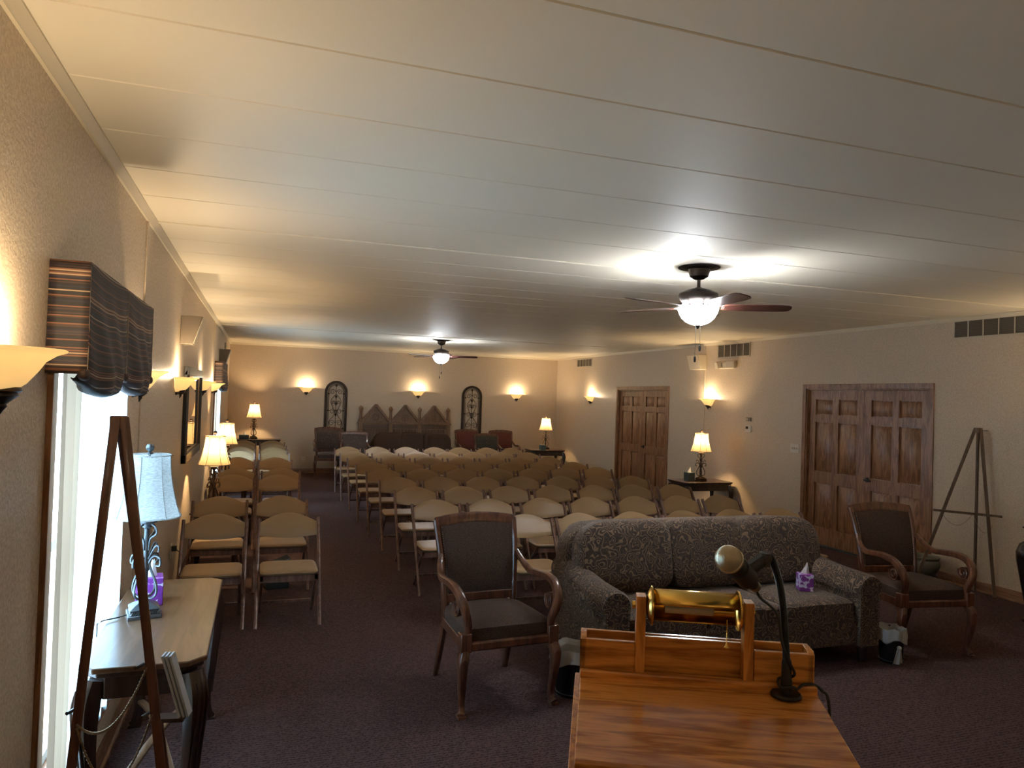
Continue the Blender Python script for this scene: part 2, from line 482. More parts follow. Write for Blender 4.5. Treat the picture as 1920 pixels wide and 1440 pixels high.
def arc(c, r, a0, a1, n, plane='xz', r1=None):
    out = []
    for i in range(n + 1):
        t = i / n; a = a0 + (a1 - a0) * t; q = r + ((r1 if r1 is not None else r) - r) * t
        x, z = q * cos(a), q * sin(a)
        out.append((c[0] + x, c[1], c[2] + z) if plane == 'xz' else (c[0], c[1] + x, c[2] + z) if plane == 'yz' else (c[0] + x, c[1] + z, c[2]))
    return out


def smooth_path(pts, k=6):
    """Catmull-Rom through the points"""
    P = [Vector(p) for p in pts]; out = []
    for i in range(len(P) - 1):
        p0 = P[max(i - 1, 0)]; p1 = P[i]; p2 = P[i + 1]; p3 = P[min(i + 2, len(P) - 1)]
        for j in range(k):
            t = j / k
            out.append(.5 * ((2 * p1) + (p2 - p0) * t + (2 * p0 - 5 * p1 + 4 * p2 - p3) * t * t + (3 * p1 - p0 - 3 * p2 + p3) * t ** 3))
    out.append(P[-1]); return out


def lerp_list(vals, n):
    k = len(vals) - 1; out = []
    for i in range(n):
        t = i / (n - 1) * k; j = min(int(t), k - 1); out.append(vals[j] + (vals[j + 1] - vals[j]) * (t - j))
    return out


# ================================================================== THE ROOM
T = .16
struct('floor', MB().bb(-T, RW + T, FY - T, BW + T, -.1, 0), M['carpet'], 'dark plum brown patterned carpet')

# ceiling panels with grooves between them, one mesh
seams = [FY - T, -2.0, -1.5, -.9, -.35, .17, .67, 1.17, 1.677, 2.171, 2.671, 3.184, 3.69, 4.203, 4.855] + [4.855 + .487 * i for i in range(1, 15)] + [12.16 + .502 * i for i in range(0, 9)] + [BW + T]
mb = MB()
for a, b in zip(seams[:-1], seams[1:]):
    if b - a < .05: continue
    gp = .0012
    y0, y1 = a + gp, b - gp
    mb.prism([(y0, CH + .006), (y0 + .005, CH), (y1 - .005, CH), (y1, CH + .006), (y1, CH + .03), (y0, CH + .03)], 'x', -T, RW + T)
mb.bb(-T, RW + T, FY - T, BW + T, CH + .03, CH + .08)
struct('ceiling', mb, M['ceil'], 'cream ceiling of long panels with fine grooves')
mb = MB().bb(0, RW, 4.83, 4.875, CH - .008, CH + .01)
struct('trim_1', mb, M['ceil'], 'flat batten across the near ceiling joint', .003)
struct('trim_2', MB().bb(0, RW, 12.13, 12.175, CH - .008, CH + .01), M['ceil'], 'flat batten across the far ceiling joint', .003)

# windows: y0,y1,z0,z1
WIN = [(2.80, 4.10, .32, 2.02), (11.65, 12.95, .32, 2.02)]
mb = MB()
ys = [FY - T] + [v for w in WIN for v in w[:2]] + [BW + T]
for a, b in [(ys[0], ys[1]), (ys[2], ys[3]), (ys[4], ys[5])]: mb.bb(-T, 0, a, b, 0, CH)
for w in WIN: mb.bb(-T, 0, w[0], w[1], 0, w[2]); mb.bb(-T, 0, w[0], w[1], w[3], CH)
struct('wall_left', mb, M['wall'], 'left wall in textured beige paper')
struct('wall_back', MB().bb(-T, RW + T, BW, BW + T, 0, CH), M['wall'], 'far wall in textured beige paper')
struct('wall_front', MB().bb(-T, RW + T, FY - T, FY, 0, CH), M['wall'])
DOORS = [(6.023, 7.929, 2.06), (11.467, 13.387, 2.05)]
mb = MB()
mb.bb(RW, RW + T, FY - T, DOORS[0][0], 0, CH); mb.bb(RW, RW + T, DOORS[0][1], DOORS[1][0], 0, CH); mb.bb(RW, RW + T, DOORS[1][1], BW + T, 0, CH)
for a, b, h in DOORS: mb.bb(RW, RW + T, a, b, h, CH)
struct('wall_right', mb, M['wall'], 'right wall in textured beige paper')
# wall battens on the module joints
struct('trim_3', MB().bb(0, .008, 4.66, 4.70, .1, CH - .03), M['wall'], 'vertical batten on the left wall beyond the near window', .002)
struct('trim_4', MB().bb(0, .008, 12.0 - .9, 11.14, .1, CH - .03), M['wall'], 'vertical batten on the left wall before the far window', .002)
struct('trim_5', MB().bb(RW - .008, RW, 10.30, 10.33, .1, CH - .03), M['wall'], None, .002)
# crown
def crown_poly(s_, x): return [(x, CH), (x + s_ * .036, CH), (x + s_ * .036, CH - .008), (x + s_ * .014, CH - .034), (x + s_ * .012, CH - .042), (x, CH - .042)]
def crown(name, side):
    mb = MB()
    if side == 'l': mb.prism(crown_poly(1, 0), 'y', FY, BW)
    if side == 'r': mb.prism(crown_poly(-1, RW), 'y', FY, BW)
    if side == 'b': mb.prism([(BW - (q[0]), q[1]) for q in crown_poly(1, 0)], 'x', 0, RW)
    return struct(name, mb, M['cream'], {'l': 'cream crown strip along the left wall', 'r': 'cream crown strip along the right wall', 'b': 'cream crown strip along the far wall'}[side])
crown('trim_6', 'l'); crown('trim_7', 'r'); crown('trim_8', 'b')
# baseboards with shoe strip
def base_poly(s_, x): return [(x, 0), (x + s_ * .03, 0), (x + s_ * .027, .014), (x + s_ * .015, .02), (x + s_ * .015, .085), (x + s_ * .006, .10), (x, .10)]
def base(name, segs, side):
    mb = MB()
    for a, b in segs:
        if side == 'l': mb.prism(base_poly(1, 0), 'y', a, b)
        elif side == 'r': mb.prism(base_poly(-1, RW), 'y', a, b)
        else: mb.prism([(BW - q[0], q[1]) for q in base_poly(1, 0)], 'x', a, b)
    return struct(name, mb, M['oakx'], 'stained wood baseboard')
base('baseboard_left', [(FY, BW)], 'l')
base('baseboard_right', [(FY, DOORS[0][0] - .06), (DOORS[0][1] + .06, DOORS[1][0] - .06), (DOORS[1][1] + .06, BW)], 'r')
base('baseboard_back', [(0, RW)], 'b')


def window(i, w):
    y0, y1, z0, z1 = w
    mb = MB(); cw = .062
    for a, b in ((y0 - cw, y0), (y1, y1 + cw)): mb.bb(-.02, .018, a, b, z0 - .06, z1 + .06)
    mb.bb(-.02, .018, y0 - cw, y1 + cw, z1, z1 + .06)
    mb.bb(-.02, .018, y0 - cw, y1 + cw, z0 - .06, z0)
    mb.bb(-T, 0, y0 - .004, y0 + .01, z0, z1); mb.bb(-T, 0, y1 - .01, y1 + .004, z0, z1)
    mb.bb(-T, 0, y0, y1, z1 - .01, z1); mb.bb(-T, .022, y0 - .03, y1 + .03, z0 - .012, z0 + .004)
    fr = struct('window_%d' % i, mb, M['oak'], ('near' if i == 1 else 'far') + ' left-wall window with stained wood casing', .002)
    s = MB(); ym = (y0 + y1) / 2
    for a, b in ((y0, y0 + .04), (y1 - .04, y1)): s.bb(-.12, -.09, a, b, z0, z1)
    for a, b in ((z0, z0 + .04), (z1 - .04, z1), ((z0 + z1) / 2 - .02, (z0 + z1) / 2 + .02)): s.bb(-.12, -.09, y0, y1, a, b)
    s.build('sash', M['white'], fr, .002)
    MB().bb(-.108, -.104, y0 + .03, y1 - .03, z0 + .03, z1 - .03).build('window_pane', M['glass'], fr)
    return fr


for i, w in enumerate(WIN): window(i + 1, w)


def curtain(name, y0, y1, x, z0, z1, waves, amp, m, label, group=None):
    def fn(u, v):
        y = y0 + (y1 - y0) * u
        a = amp * (1 - .35 * v)
        return (x + a * sin(u * waves * 2 * pi) + .3 * a * sin(u * waves * 4.7 + 3 * v), y + .3 * a * sin(u * waves * 2 * pi + 1.3) * (1 - v), z0 + (z1 - z0) * v)
    mb = MB().grid(fn, int(waves * 12), 10)
    o = mb.build(name, m, None); return tag(o, label, 'curtain', group)


def window_dressing(i, w):
    y0, y1, z0, z1 = w; near = i == 0; wd = 'near window' if near else 'far window'
    curtain('sheer_curtain', y0 + .24, y0 + .65, .024, z0 - .02, z1 + .02, 4.5, .009, M['sheer'], 'white sheer curtain, half closer to the camera, in the ' + wd, 'sheer curtains')
    curtain('sheer_curtain', y0 + .66, y1 - .02, .024, z0 - .02, z1 + .02, 5.5, .009, M['sheer'], 'white sheer curtain, half farther from the camera, in the ' + wd, 'sheer curtains')
    curtain('side_drape', y0 - .005, y0 + .235, .030, z0 + .0, z1 + .02, 2.2, .014, M['drape'], 'narrow cream drape at the camera side of the ' + wd, 'cream side drapes')
    # valance: pelmet box of striped cloth with gathered swag bottom
    a, b = y0 - .10, y1 + .06; zt = 2.215; D = .105
    root = thing('window_valance', (0, (a + b) / 2, zt), 0, 'dark brown striped balloon valance over the ' + wd, 'valance', 'striped valances'); yc = (a + b) / 2
    L_ = b - a
    def front(u, v):
        # v 0 bottom, 1 top; two swags, gathers at u = 0, .5, 1
        sw = abs(sin(u * 2 * pi)) ** .8
        drop = .382 + .048 * sw
        z = -drop * (1 - v)
        puff = .012 + .05 * sw * (1 - v) ** 1.6 * (1 if v < .95 else 0)
        curl = .03 * (1 - v) ** 8
        wr = .006 * sin(u * 40 + 6 * v) * (1 - v)
        return (D + puff + wr - curl, a - yc + L_ * u, z)
    def uvf(u, v):
        sw = abs(sin(u * 2 * pi)) ** .8
        return (u * L_, v * (.46 + .02 * sw) + .035 * abs(cos(u * 2 * pi)) * (1 - v))
    mb = MB().grid(front, 72, 28, uvf)
    # rolled underside of the swags
    def under(u, v):
        sw = abs(sin(u * 2 * pi)) ** .8; x, y, z = front(u, 0)
        an = pi * v; rr = .006 + .03 * sw
        return (x - rr * (1 - cos(an)), y, z - rr * .55 * sin(an))
    mb.grid(under, 72, 6, lambda u, v: (u * L_, -.045 * v))
    mb.build('swag_front', M['valance'], root, solid=.004)
    for yy in (a, b):
        mb = MB(); mb.grid(lambda u, v, yy=yy: (.001 + (D + .014) * u, yy - yc, -.37 * (1 - v) - (.0 if u < 1 else 0)), 4, 12, lambda u, v: (u * .1, v * .37))
        mb.build('side_return', M['valance'], root, solid=.006)
    MB().bb(.001, D + .004, a - yc, b - yc, -.012, 0).build('top_board', M['rib'], root)
    for u in (.0, .5, 1.0): MB().tube([(D + .012, a - yc + L_ * u + .004, -.015), (D + .014, a - yc + L_ * u + .004, -.37)], .0035, 6).build('piping', M['drape'], root)
    for u in (.0, .5, 1.0): MB().pillow((D + .008, a - yc + L_ * u, -.372), (.034, .055, .04), .8, n=10, m=6).build('gather_knot', M['valance'], root)


for i, w in enumerate(WIN): window_dressing(i, w)


def six_panel_leaf(mb, x, y0, y1, z0, z1, s_):
    """door leaf in a plane x; front faces -x; raised panels"""
    mb.bb(x + .022, x + .045, y0, y1, z0, z1)
    W_ = y1 - y0; st = .11; mid = .10
    zs = [z0 + .22, z0 + .80, z0 + .95, z0 + 1.60, z0 + 1.70, z1 - .12]
    mb.bb(x, x + .024, y0, y0 + st, z0, z1); mb.bb(x, x + .024, y1 - st, y1, z0, z1)
    yc = (y0 + y1) / 2
    for a, b in ((z0, zs[0]), (zs[1], zs[2]), (zs[3], zs[4]), (zs[5], z1)): mb.bb(x, x + .024, y0 + st, y1 - st, a, b)
    for a, b in ((zs[0], zs[1]), (zs[2], zs[3]), (zs[4], zs[5])):
        mb.bb(x, x + .024, yc - mid / 2, yc + mid / 2, a, b)
        for p, q in ((y0 + st, yc - mid / 2), (yc + mid / 2, y1 - st)):
            i_, j_ = .010, .045
            vs = [(x + .0215, p + i_, a + i_), (x + .0215, q - i_, a + i_), (x + .0215, q - i_, b - i_), (x + .0215, p + i_, b - i_),
                  (x + .004, p + j_, a + j_), (x + .004, q - j_, a + j_), (x + .004, q - j_, b - j_), (x + .004, p + j_, b - j_)]
            mb.add(vs, [(0, 1, 5, 4), (1, 2, 6, 5), (2, 3, 7, 6), (3, 0, 4, 7), (4, 5, 6, 7)])


def double_door(i, d):
    y0, y1, h = d
    mb = MB(); cw = .06; xr = RW
    mb.prism([(xr - .017, h + cw), (xr, h + cw), (xr, h), (xr - .013, h)], 'y', y0 - cw, y1 + cw)
    for a, b in ((y0 - cw, y0), (y1, y1 + cw)): mb.bb(xr - .015, xr, a, b, 0, h)
    mb.bb(xr, xr + T, y0, y0 + .018, 0, h); mb.bb(xr, xr + T, y1 - .018, y1, 0, h); mb.bb(xr, xr + T, y0, y1, h - .018, h)
    mb.bb(xr + .085, xr + T, y1 - .032, y1, 0, h); mb.bb(xr + .085, xr + T, y0, y0 + .032, 0, h); mb.bb(xr + .085, xr + T, y0, y1, h - .04, h)
    fr = struct('door_%d' % i, mb, M['oak'], ('near' if i == 1 else 'far') + ' pair of six-panel oak doors in the right wall', .002)
    ym = (y0 + y1) / 2
    for k, (a, b) in enumerate(((y0 + .021, ym - .003), (ym + .003, y1 - .021))):
        m_ = MB(); six_panel_leaf(m_, RW + .04, a, b, .02, h - .0185, 1)
        lf = m_.build('door_leaf', M['oak'], fr, .0025)
        if k == 0:
            hb = MB(); yk = ym - .07
            hb.cyl((RW + .041, yk, .95), (RW + .028, yk, .95), .03, .027, 20); hb.cyl((RW + .03, yk, .95), (RW - .01, yk, .95), .011)
            hb.sweep([(RW - .012, yk, .95), (RW - .016, yk + -.03, .952), (RW - .012, yk - .1, .945)], .014, .02)
            hb.build('door_handle', M['blk'], lf)
    m_ = MB().bb(RW - .012, RW + .09, y0, y1, 0, .010); m_.bb(RW + .05, RW + T, y0, y1, 0, .03); m_.build('threshold', M['silver'], fr)


double_door(1, DOORS[0]); double_door(2, DOORS[1])


# ================================================================== WALL FITTINGS
def sconce_proto():
    """half bowl of alabaster glass against a wall; wall plane y = 0, room side is -y"""
    root = thing('wall_sconce', (0, 0, 0))
    prof = [(.028, -.120), (.055, -.108), (.085, -.085), (.108, -.055), (.125, -.028), (.150, -.010), (.172, -.002), (.174, .003), (.168, .006), (.150, .0), (.120, -.018), (.100, -.048), (.078, -.080), (.048, -.100), (.02, -.108)]
    mb = MB().lathe(prof, (0, -.002, 0), 28, pi, 2 * pi, cap=False)
    mb.build('glass_bowl', M['alab'], root)
    mb = MB().bb(-.04, .04, -.012, -.001, -.14, -.02); mb.lathe([(.045, -.108), (.050, -.118), (.040, -.124), (.042, -.131), (.028, -.142), (.016, -.152), (.018, -.158), (.010, -.168), (.004, -.178), (0, -.181)], (0, -.03, .012), 14, pi, 2 * pi, cap=False)
    mb.bb(-.04, .04, -.032, -.001, -.135, -.11)
    mb.build('bracket', M['bronze'], root)
    mb = MB().lathe([(0, .002), (.012, .004), (.02, .02), (.014, -.02), (.012, -.06), (.012, -.1)][::-1], (0, -.06, -.01), 12)
    mb.build('lamp_holder', M['ivory'], root)
    return root


SC = sconce_proto()
SC_POS = []
for j, y in enumerate((2.18, 4.42, 6.52, 8.95, 11.1)):
    SC_POS.append(((0, y, 1.895 - .004 * j), radians(90), 'alabaster wall sconce on the left wall, ' + ['nearest, before the near window', 'just beyond the near striped valance', 'second beyond the near window, before the mirror', 'just past the mirror', 'by the far window'][j]))
for j, x in enumerate((1.61, 4.13, 6.56)):
    SC_POS.append(((x, BW, 1.89), 0, 'alabaster wall sconce on the far wall, ' + ['left of the left arched grille', 'above the carved panel', 'right of the right arched grille'][j]))
for j, y in enumerate((14.66, 10.16)):
    SC_POS.append(((RW, y, 1.89), radians(-90), 'alabaster wall sconce on the right wall, ' + ['between the far corner and the far doors', 'between the doors, above the lit lamp'][j]))
for j, (p, rz, lb) in enumerate(SC_POS):
    if j == 0:
        o = SC; o.location = p; o.rotation_euler = (0, 0, rz); o['label'] = lb; o['category'] = 'wall lamp'; o['group'] = 'alabaster wall sconces'
    else: o = dup(SC, p, rz, lb)
    d = {radians(90): (1, 0), 0: (0, -1), radians(-90): (-1, 0)}[rz]
    bulb('sconce_bulb', (p[0] + d[0] * .062, p[1] + d[1] * .062, p[2] + .018), W_SCONCE, SCONCE_COL, .02)
# sconces outside the frame that still light the room, same fitting
for p, rz, lb in (((0, -.15, 1.895), radians(90), 'alabaster wall sconce on the left wall behind the camera'), ((RW, 4.30, 1.89), radians(-90), 'alabaster wall sconce on the right wall nearer than the easel'),
                  ((RW, .40, 1.89), radians(-90), 'unseen alabaster sconce added for light on the right wall level with the lectern'),  # unseen sconce added to warm the ceiling at upper right
                  ((2.3, FY, 1.89), pi, 'unseen alabaster sconce added for light on the wall behind the camera, left one'), ((5.3, FY, 1.89), pi, 'unseen alabaster sconce added for light on the wall behind the camera, right one')):  # unseen pair added to brighten the ceiling from behind the camera
    dup(SC, p, rz, lb)
    d = (0, 1) if rz == pi else ((1, 0) if rz > 0 else (-1, 0))
    bulb('sconce_bulb', (p[0] + d[0] * .062, p[1] + d[1] * .062, p[2] + .018), W_SCONCE, SCONCE_COL, .02)


def speaker(loc, rz, label, w=.26, m='brownp'):
    root = thing('wall_speaker', loc, rz, label, 'speaker', 'beige wall speakers')
    MB().prism([(-.001, -.12), (-.10, -.12), (-.17, .12), (-.001, .12)], 'x', -w / 2, w / 2).build('cabinet', M[m], root, .004)
    mb = MB(); mb.prism([(-.101, -.112), (-.107, -.112), (-.176, .114), (-.170, .114)], 'x', -w / 2 + .012, w / 2 - .012)
    mb.build('speaker_grille', M['ivory'], root, .002)
speaker((0, 6.82, 2.30), radians(90), 'beige wedge speaker on the left wall above the second sconce')
speaker((0, 12.75, 2.33), radians(90), 'beige wedge speaker on the left wall above the far window')
speaker((RW, 10.45, 2.50), radians(-90), 'cream wedge speaker on the right wall above the sconce', .34, 'ivory')


def vent(loc, rz, w, h, cells, label):
    root = thing('air_vent', loc, rz, label, 'vent', 'white air vents under the right ceiling edge')
    mb = MB(); t = .018
    mb.bb(-w / 2, w / 2, -.01, -.001, h / 2 - t, h / 2); mb.bb(-w / 2, w / 2, -.01, -.001, -h / 2, -h / 2 + t)
    for k in range(cells + 1):
        x = -w / 2 + t / 2 + (w - t) * k / cells; q = t / 2 if k in (0, cells) else .006
        mb.bb(x - q, x + q, -.01, -.001, -h / 2, h / 2)
    mb.build('frame', M['ivory'], root, .002)
    MB().bb(-w / 2 + .004, w / 2 - .004, -.003, -.001, -h / 2 + .004, h / 2 - .004).build('backing', M['ventin'], root)
    mb = MB(); n = 14
    for k in range(n):
        z = -h / 2 + t + (h - 2 * t) * (k + .5) / n
        mb.box((0, -.005, z), (w - 2 * t, .006, .0025), rx=.6)
    mb.build('louvres', M['greyp'], root)
vent((RW, 15.08, 2.66), radians(-90), .80, .19, 5, 'small white air vent nearest the far corner')
vent((RW, 9.55, 2.665), radians(-90), .82, .225, 5, 'white air vent above the emergency light')
vent((RW, 4.75, 2.685), radians(-90), 2.0, .20, 12, 'long white air vent at the right edge above the easel')

root = thing('emergency_light', (RW, 9.68, 2.43), radians(-90), 'white twin-head emergency light below the middle air vent', 'emergency light')
MB().bb(-.17, .17, -.05, -.001, -.05, .045).build('housing', M['white'], root, .006)
for s_ in (-1, 1):
    mb = MB().box((s_ * .17, -.075, .01), (.15, .07, .11), rz=s_ * .35, rx=.2); mb.build('lamp_head', M['ivory'], root, .008)
root = thing('smoke_detector_panel', (RW, 9.13, 1.60), radians(-90), 'small grey control box above the white thermostat', 'control box')
MB().bb(-.055, .055, -.02, -.001, -.028, .028).build('housing', M['greyp'], root, .003)
MB().cyl((-.025, -.02, 0), (-.025, -.026, 0), .018).build('dial', M['ivory'], root)
root = thing('thermostat', (RW, 9.13, 1.455), radians(-90), 'white thermostat with a dark display on the right wall', 'thermostat')
MB().bb(-.06, .06, -.026, -.001, -.05, .05).build('housing', M['white'], root, .005)
MB().bb(-.045, .01, -.0275, -.025, .0, .038).build('display', M['screen'], root)
root = thing('light_switch', (RW, 8.13, 1.24), radians(-90), 'ivory triple light switch plate left of the near doors', 'light switch')
MB().bb(-.085, .085, -.007, -.001, -.06, .06).build('switch_plate', M['white'], root, .002)
for k in (-1, 0, 1): MB().box((k * .046, -.011, 0), (.012, .012, .024), rx=.4).build('toggle', M['white'], root)


def outlet(loc, rz, label):
    root = thing('wall_outlet', loc, rz, label, 'outlet', 'wall outlets')
    MB().bb(-.038, .038, -.007, -.001, -.06, .06).build('cover_plate', M['white'], root, .002)
    for z in (-.027, .027): MB().bb(-.017, .017, -.010, -.006, z - .014, z + .014).build('socket', M['ivory'], root, .002)
    return root
outlet((1.60, BW, .30), 0, 'white outlet low on the far wall')
outlet((0, 6.6, .45), radians(90), 'white outlet on the left wall beside the first row of chairs')
mb = MB().bb(.012, .05, 6.565, 6.60, .455, .495)
mb.tube(smooth_path([(.045, 6.58, .47), (.08, 6.62, .40), (.05, 6.72, .22), (.06, 6.85, .08), (.05, 7.1, .012), (.06, 7.5, .01)]), .004, 6)
tag(mb.build('power_cord', M['rubber']), 'dark plug and cord hanging from the left wall outlet', 'cord')
root = thing('door_chime', (0, 4.62, 2.12), radians(90), 'small pale plastic box on the left wall beyond the near valance', 'chime box')
MB().bb(-.05, .05, -.05, -.001, -.10, .07).build('housing', M['ivory'], root, .006)
MB().tube(arc((0, -.02, .12), .02, -pi / 2, pi / 2, 8, 'yz'), .003, 6).build('hook', M['silver'], root)
root = thing('wall_grille', (0, 14.4, 2.60), radians(90), 'tiny brown grille high on the left wall near the far corner', 'vent')
MB().bb(-.09, .09, -.012, -.001, -.06, .06).build('cover_plate', M['greyp'], root, .002)
mb = MB()
for k in range(6): mb.bb(-.075, .075, -.016, -.011, -.045 + k * .016, -.04 + k * .016)
mb.build('louvres', M['ivory'], root)

# mirror between the second and third sconces
root = thing('wall_mirror', (0, 7.95, 1.56), radians(90), 'dark framed mirror on the left wall', 'mirror')
mb = MB(); W2, H2, fw = .80, .44, .075
for s_ in (-1, 1):
    mb.prism([(s_ * (W2 - fw), -.006), (s_ * (W2 - fw), -.02), (s_ * (W2 - fw * .5), -.045), (s_ * W2, -.03), (s_ * W2, -.001)], 'z', -H2, H2)
    mb.bb(-W2, W2, -.042, -.001, s_ * H2 - (fw if s_ > 0 else 0), s_ * H2 + (0 if s_ > 0 else fw))
mb.build('frame', M['blk'], root, .004)
MB().bb(-W2 + fw - .01, W2 - fw + .01, -.012, -.008, -H2 + fw - .01, H2 - fw + .01).build('mirror_glass', M['mirror'], root)
mb = MB()
for s_ in (-1, 1):
    mb.bb(-W2 + fw - .012, W2 - fw + .012, -.018, -.009, s_ * (H2 - fw) - .008, s_ * (H2 - fw) + .008); mb.bb(s_ * (W2 - fw) - .008, s_ * (W2 - fw) + .008, -.018, -.009, -H2 + fw, H2 - fw)
mb.build('bright_inner_rim', M['nail'], root)


# arched scroll grilles on the far wall
def spiral(c, r, a0, turns, s_=1, n=16, y=-.02):
    return [(c[0] + s_ * r * (1 - .72 * i / n) * cos(a0 + turns * 2 * pi * i / n), y, c[1] + r * (1 - .72 * i / n) * sin(a0 + turns * 2 * pi * i / n)) for i in range(n + 1)]


def arched_grille(loc, label):
    root = thing('arched_wall_grille', loc, 0, label, 'wall decoration', 'arched scroll grilles on the far wall')
    w, zb, zc = .25, -.62, .42
    def arch(r, zb_): return [(-r, -.015, zb_)] + [(r * cos(a), -.015, zc + r * sin(a)) for a in [pi - pi * i / 16 for i in range(17)]] + [(r, -.015, zb_)]
    mb = MB().sweep(arch(w - .028, zb), .056, .03, (0, 1, 0), 4); mb.bb(-w, w, -.03, -.001, zb - .02, zb + .03)
    mb.build('frame', M['iron'], root, .003)
    mb = MB(); t = .0055
    mb.tube(arch(w - .075, zb), .005, 6); mb.tube(arch(w - .095, zb), .004, 6)
    mb.tube([(0, -.02, zb), (0, -.02, zc + w - .08)], .006, 6)
    mb.build('inner_rods', M['iron'], root)
    mb = MB()
    for s_ in (-1, 1):
        for zc_, r in ((.42, .062), (.18, .045), (-.02, .062), (-.28, .07)):
            mb.tube(spiral((s_ * (r + .012), zc_), r, pi, -1.35 if s_ > 0 else -1.35, s_), t, 6)
        mb.tube(smooth_path([(s_ * .012, -.02, .36), (s_ * .11, -.02, .22), (s_ * .07, -.02, .08), (s_ * .01, -.02, -.06)], 5), t, 6)
        mb.tube(smooth_path([(s_ * .01, -.02, .02), (s_ * .05, -.02, -.12), (s_ * .14, -.02, -.25), (s_ * .1, -.02, -.42), (s_ * .01, -.02, -.5)], 5), t, 6)
        for zz in (.38, 0, -.4): mb.tube([(s_ * .12, -.02, zz), (s_ * (w - .03), -.02, zz)], .005, 6); mb.pillow((s_ * .165, -.02, zz), (.02, .014, .03), 1, n=8, m=6)
    for zz in (.55, .30, .14, -.10, -.42): mb.lathe([(0, -.035), (.018, .0), (.03, .03), (.01, .02), (0, .05)], (0, -.02, zz), 8, sy=.5)
    mb.build('scrollwork', M['iron'], root)
arched_grille((2.262, BW, 1.395), 'black arched scroll grille, left one on the far wall')
arched_grille((5.437, BW, 1.395), 'black arched scroll grille, right one on the far wall')

# carved triple-gable panel behind the sofa at the far wall
root = thing('carved_gable_panel', (3.83, BW - .06, 0), 0, 'carved oak panel with three gables at the far wall', 'carved panel')
hw = 1.015; pw = 2 * hw / 3
mb = MB().bb(-hw, hw, -.03, .05, .55, 1.12)
mb.build('backboard', M['carved'], root, .003)
for k in range(3):
    x0 = -hw + pw * k + .05; x1 = x0 + pw - .10; xm = (x0 + x1) / 2
    mb = MB(); zb = 1.17
    mb.prism([(x0, zb), (x1, zb), (xm, 1.53)], 'y', -.01, .03)
    for a, b in (((x0 - .04, zb - .01), (xm, 1.555)), ((xm, 1.555), (x1 + .04, zb - .01))): mb.bar((a[0], -.03, a[1]), (b[0], -.03, b[1]), .05, .09, (0, 1, 0))
    mb.build('gable', M['carved'], root, .003)
    mb = MB(); mb.tube(arc((xm, -.022, 1.27), .075, 0, 2 * pi, 16), .008, 6)
    for q in range(3):
        a = pi / 2 + q * 2 * pi / 3; mb.tube(arc((xm + .035 * cos(a), -.022, 1.27 + .035 * sin(a)), .032, 0, 2 * pi, 12), .006, 6)
    mb.build('carved_roundel', M['carved'], root)
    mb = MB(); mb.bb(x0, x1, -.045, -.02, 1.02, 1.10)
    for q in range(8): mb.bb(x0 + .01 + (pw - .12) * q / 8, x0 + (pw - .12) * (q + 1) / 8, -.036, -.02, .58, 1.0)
    mb.build('slatted_panel', M['carvedshade'], root, .002)  # darker tone paints in the recess shadow behind the posts
for k in range(4):
    x = -hw + pw * k
    mb = MB().bb(x - .045, x + .045, -.07, .03, .55, 1.13); mb.lathe([(.052, 1.17), (.045, 1.22), (.036, 1.25), (.030, 1.36), (.036, 1.39), (.030, 1.40), (.045, 1.44), (.05, 1.465), (.04, 1.49), (.02, 1.505), (.012, 1.52), (0, 1.525)], (x, -.02, 0), 12)
    mb.build('finial_post', M['carved'], root, .003)
mb = MB().bb(-hw - .07, hw + .07, -.085, .05, 1.12, 1.145); mb.bb(-hw - .05, hw + .05, -.07, .05, 1.145, 1.17)
mb.build('ledge', M['carved'], root, .004)
MB().bb(-hw, hw, -.03, .04, .0, .56).build('lower_panel', M['carved'], root, .003)


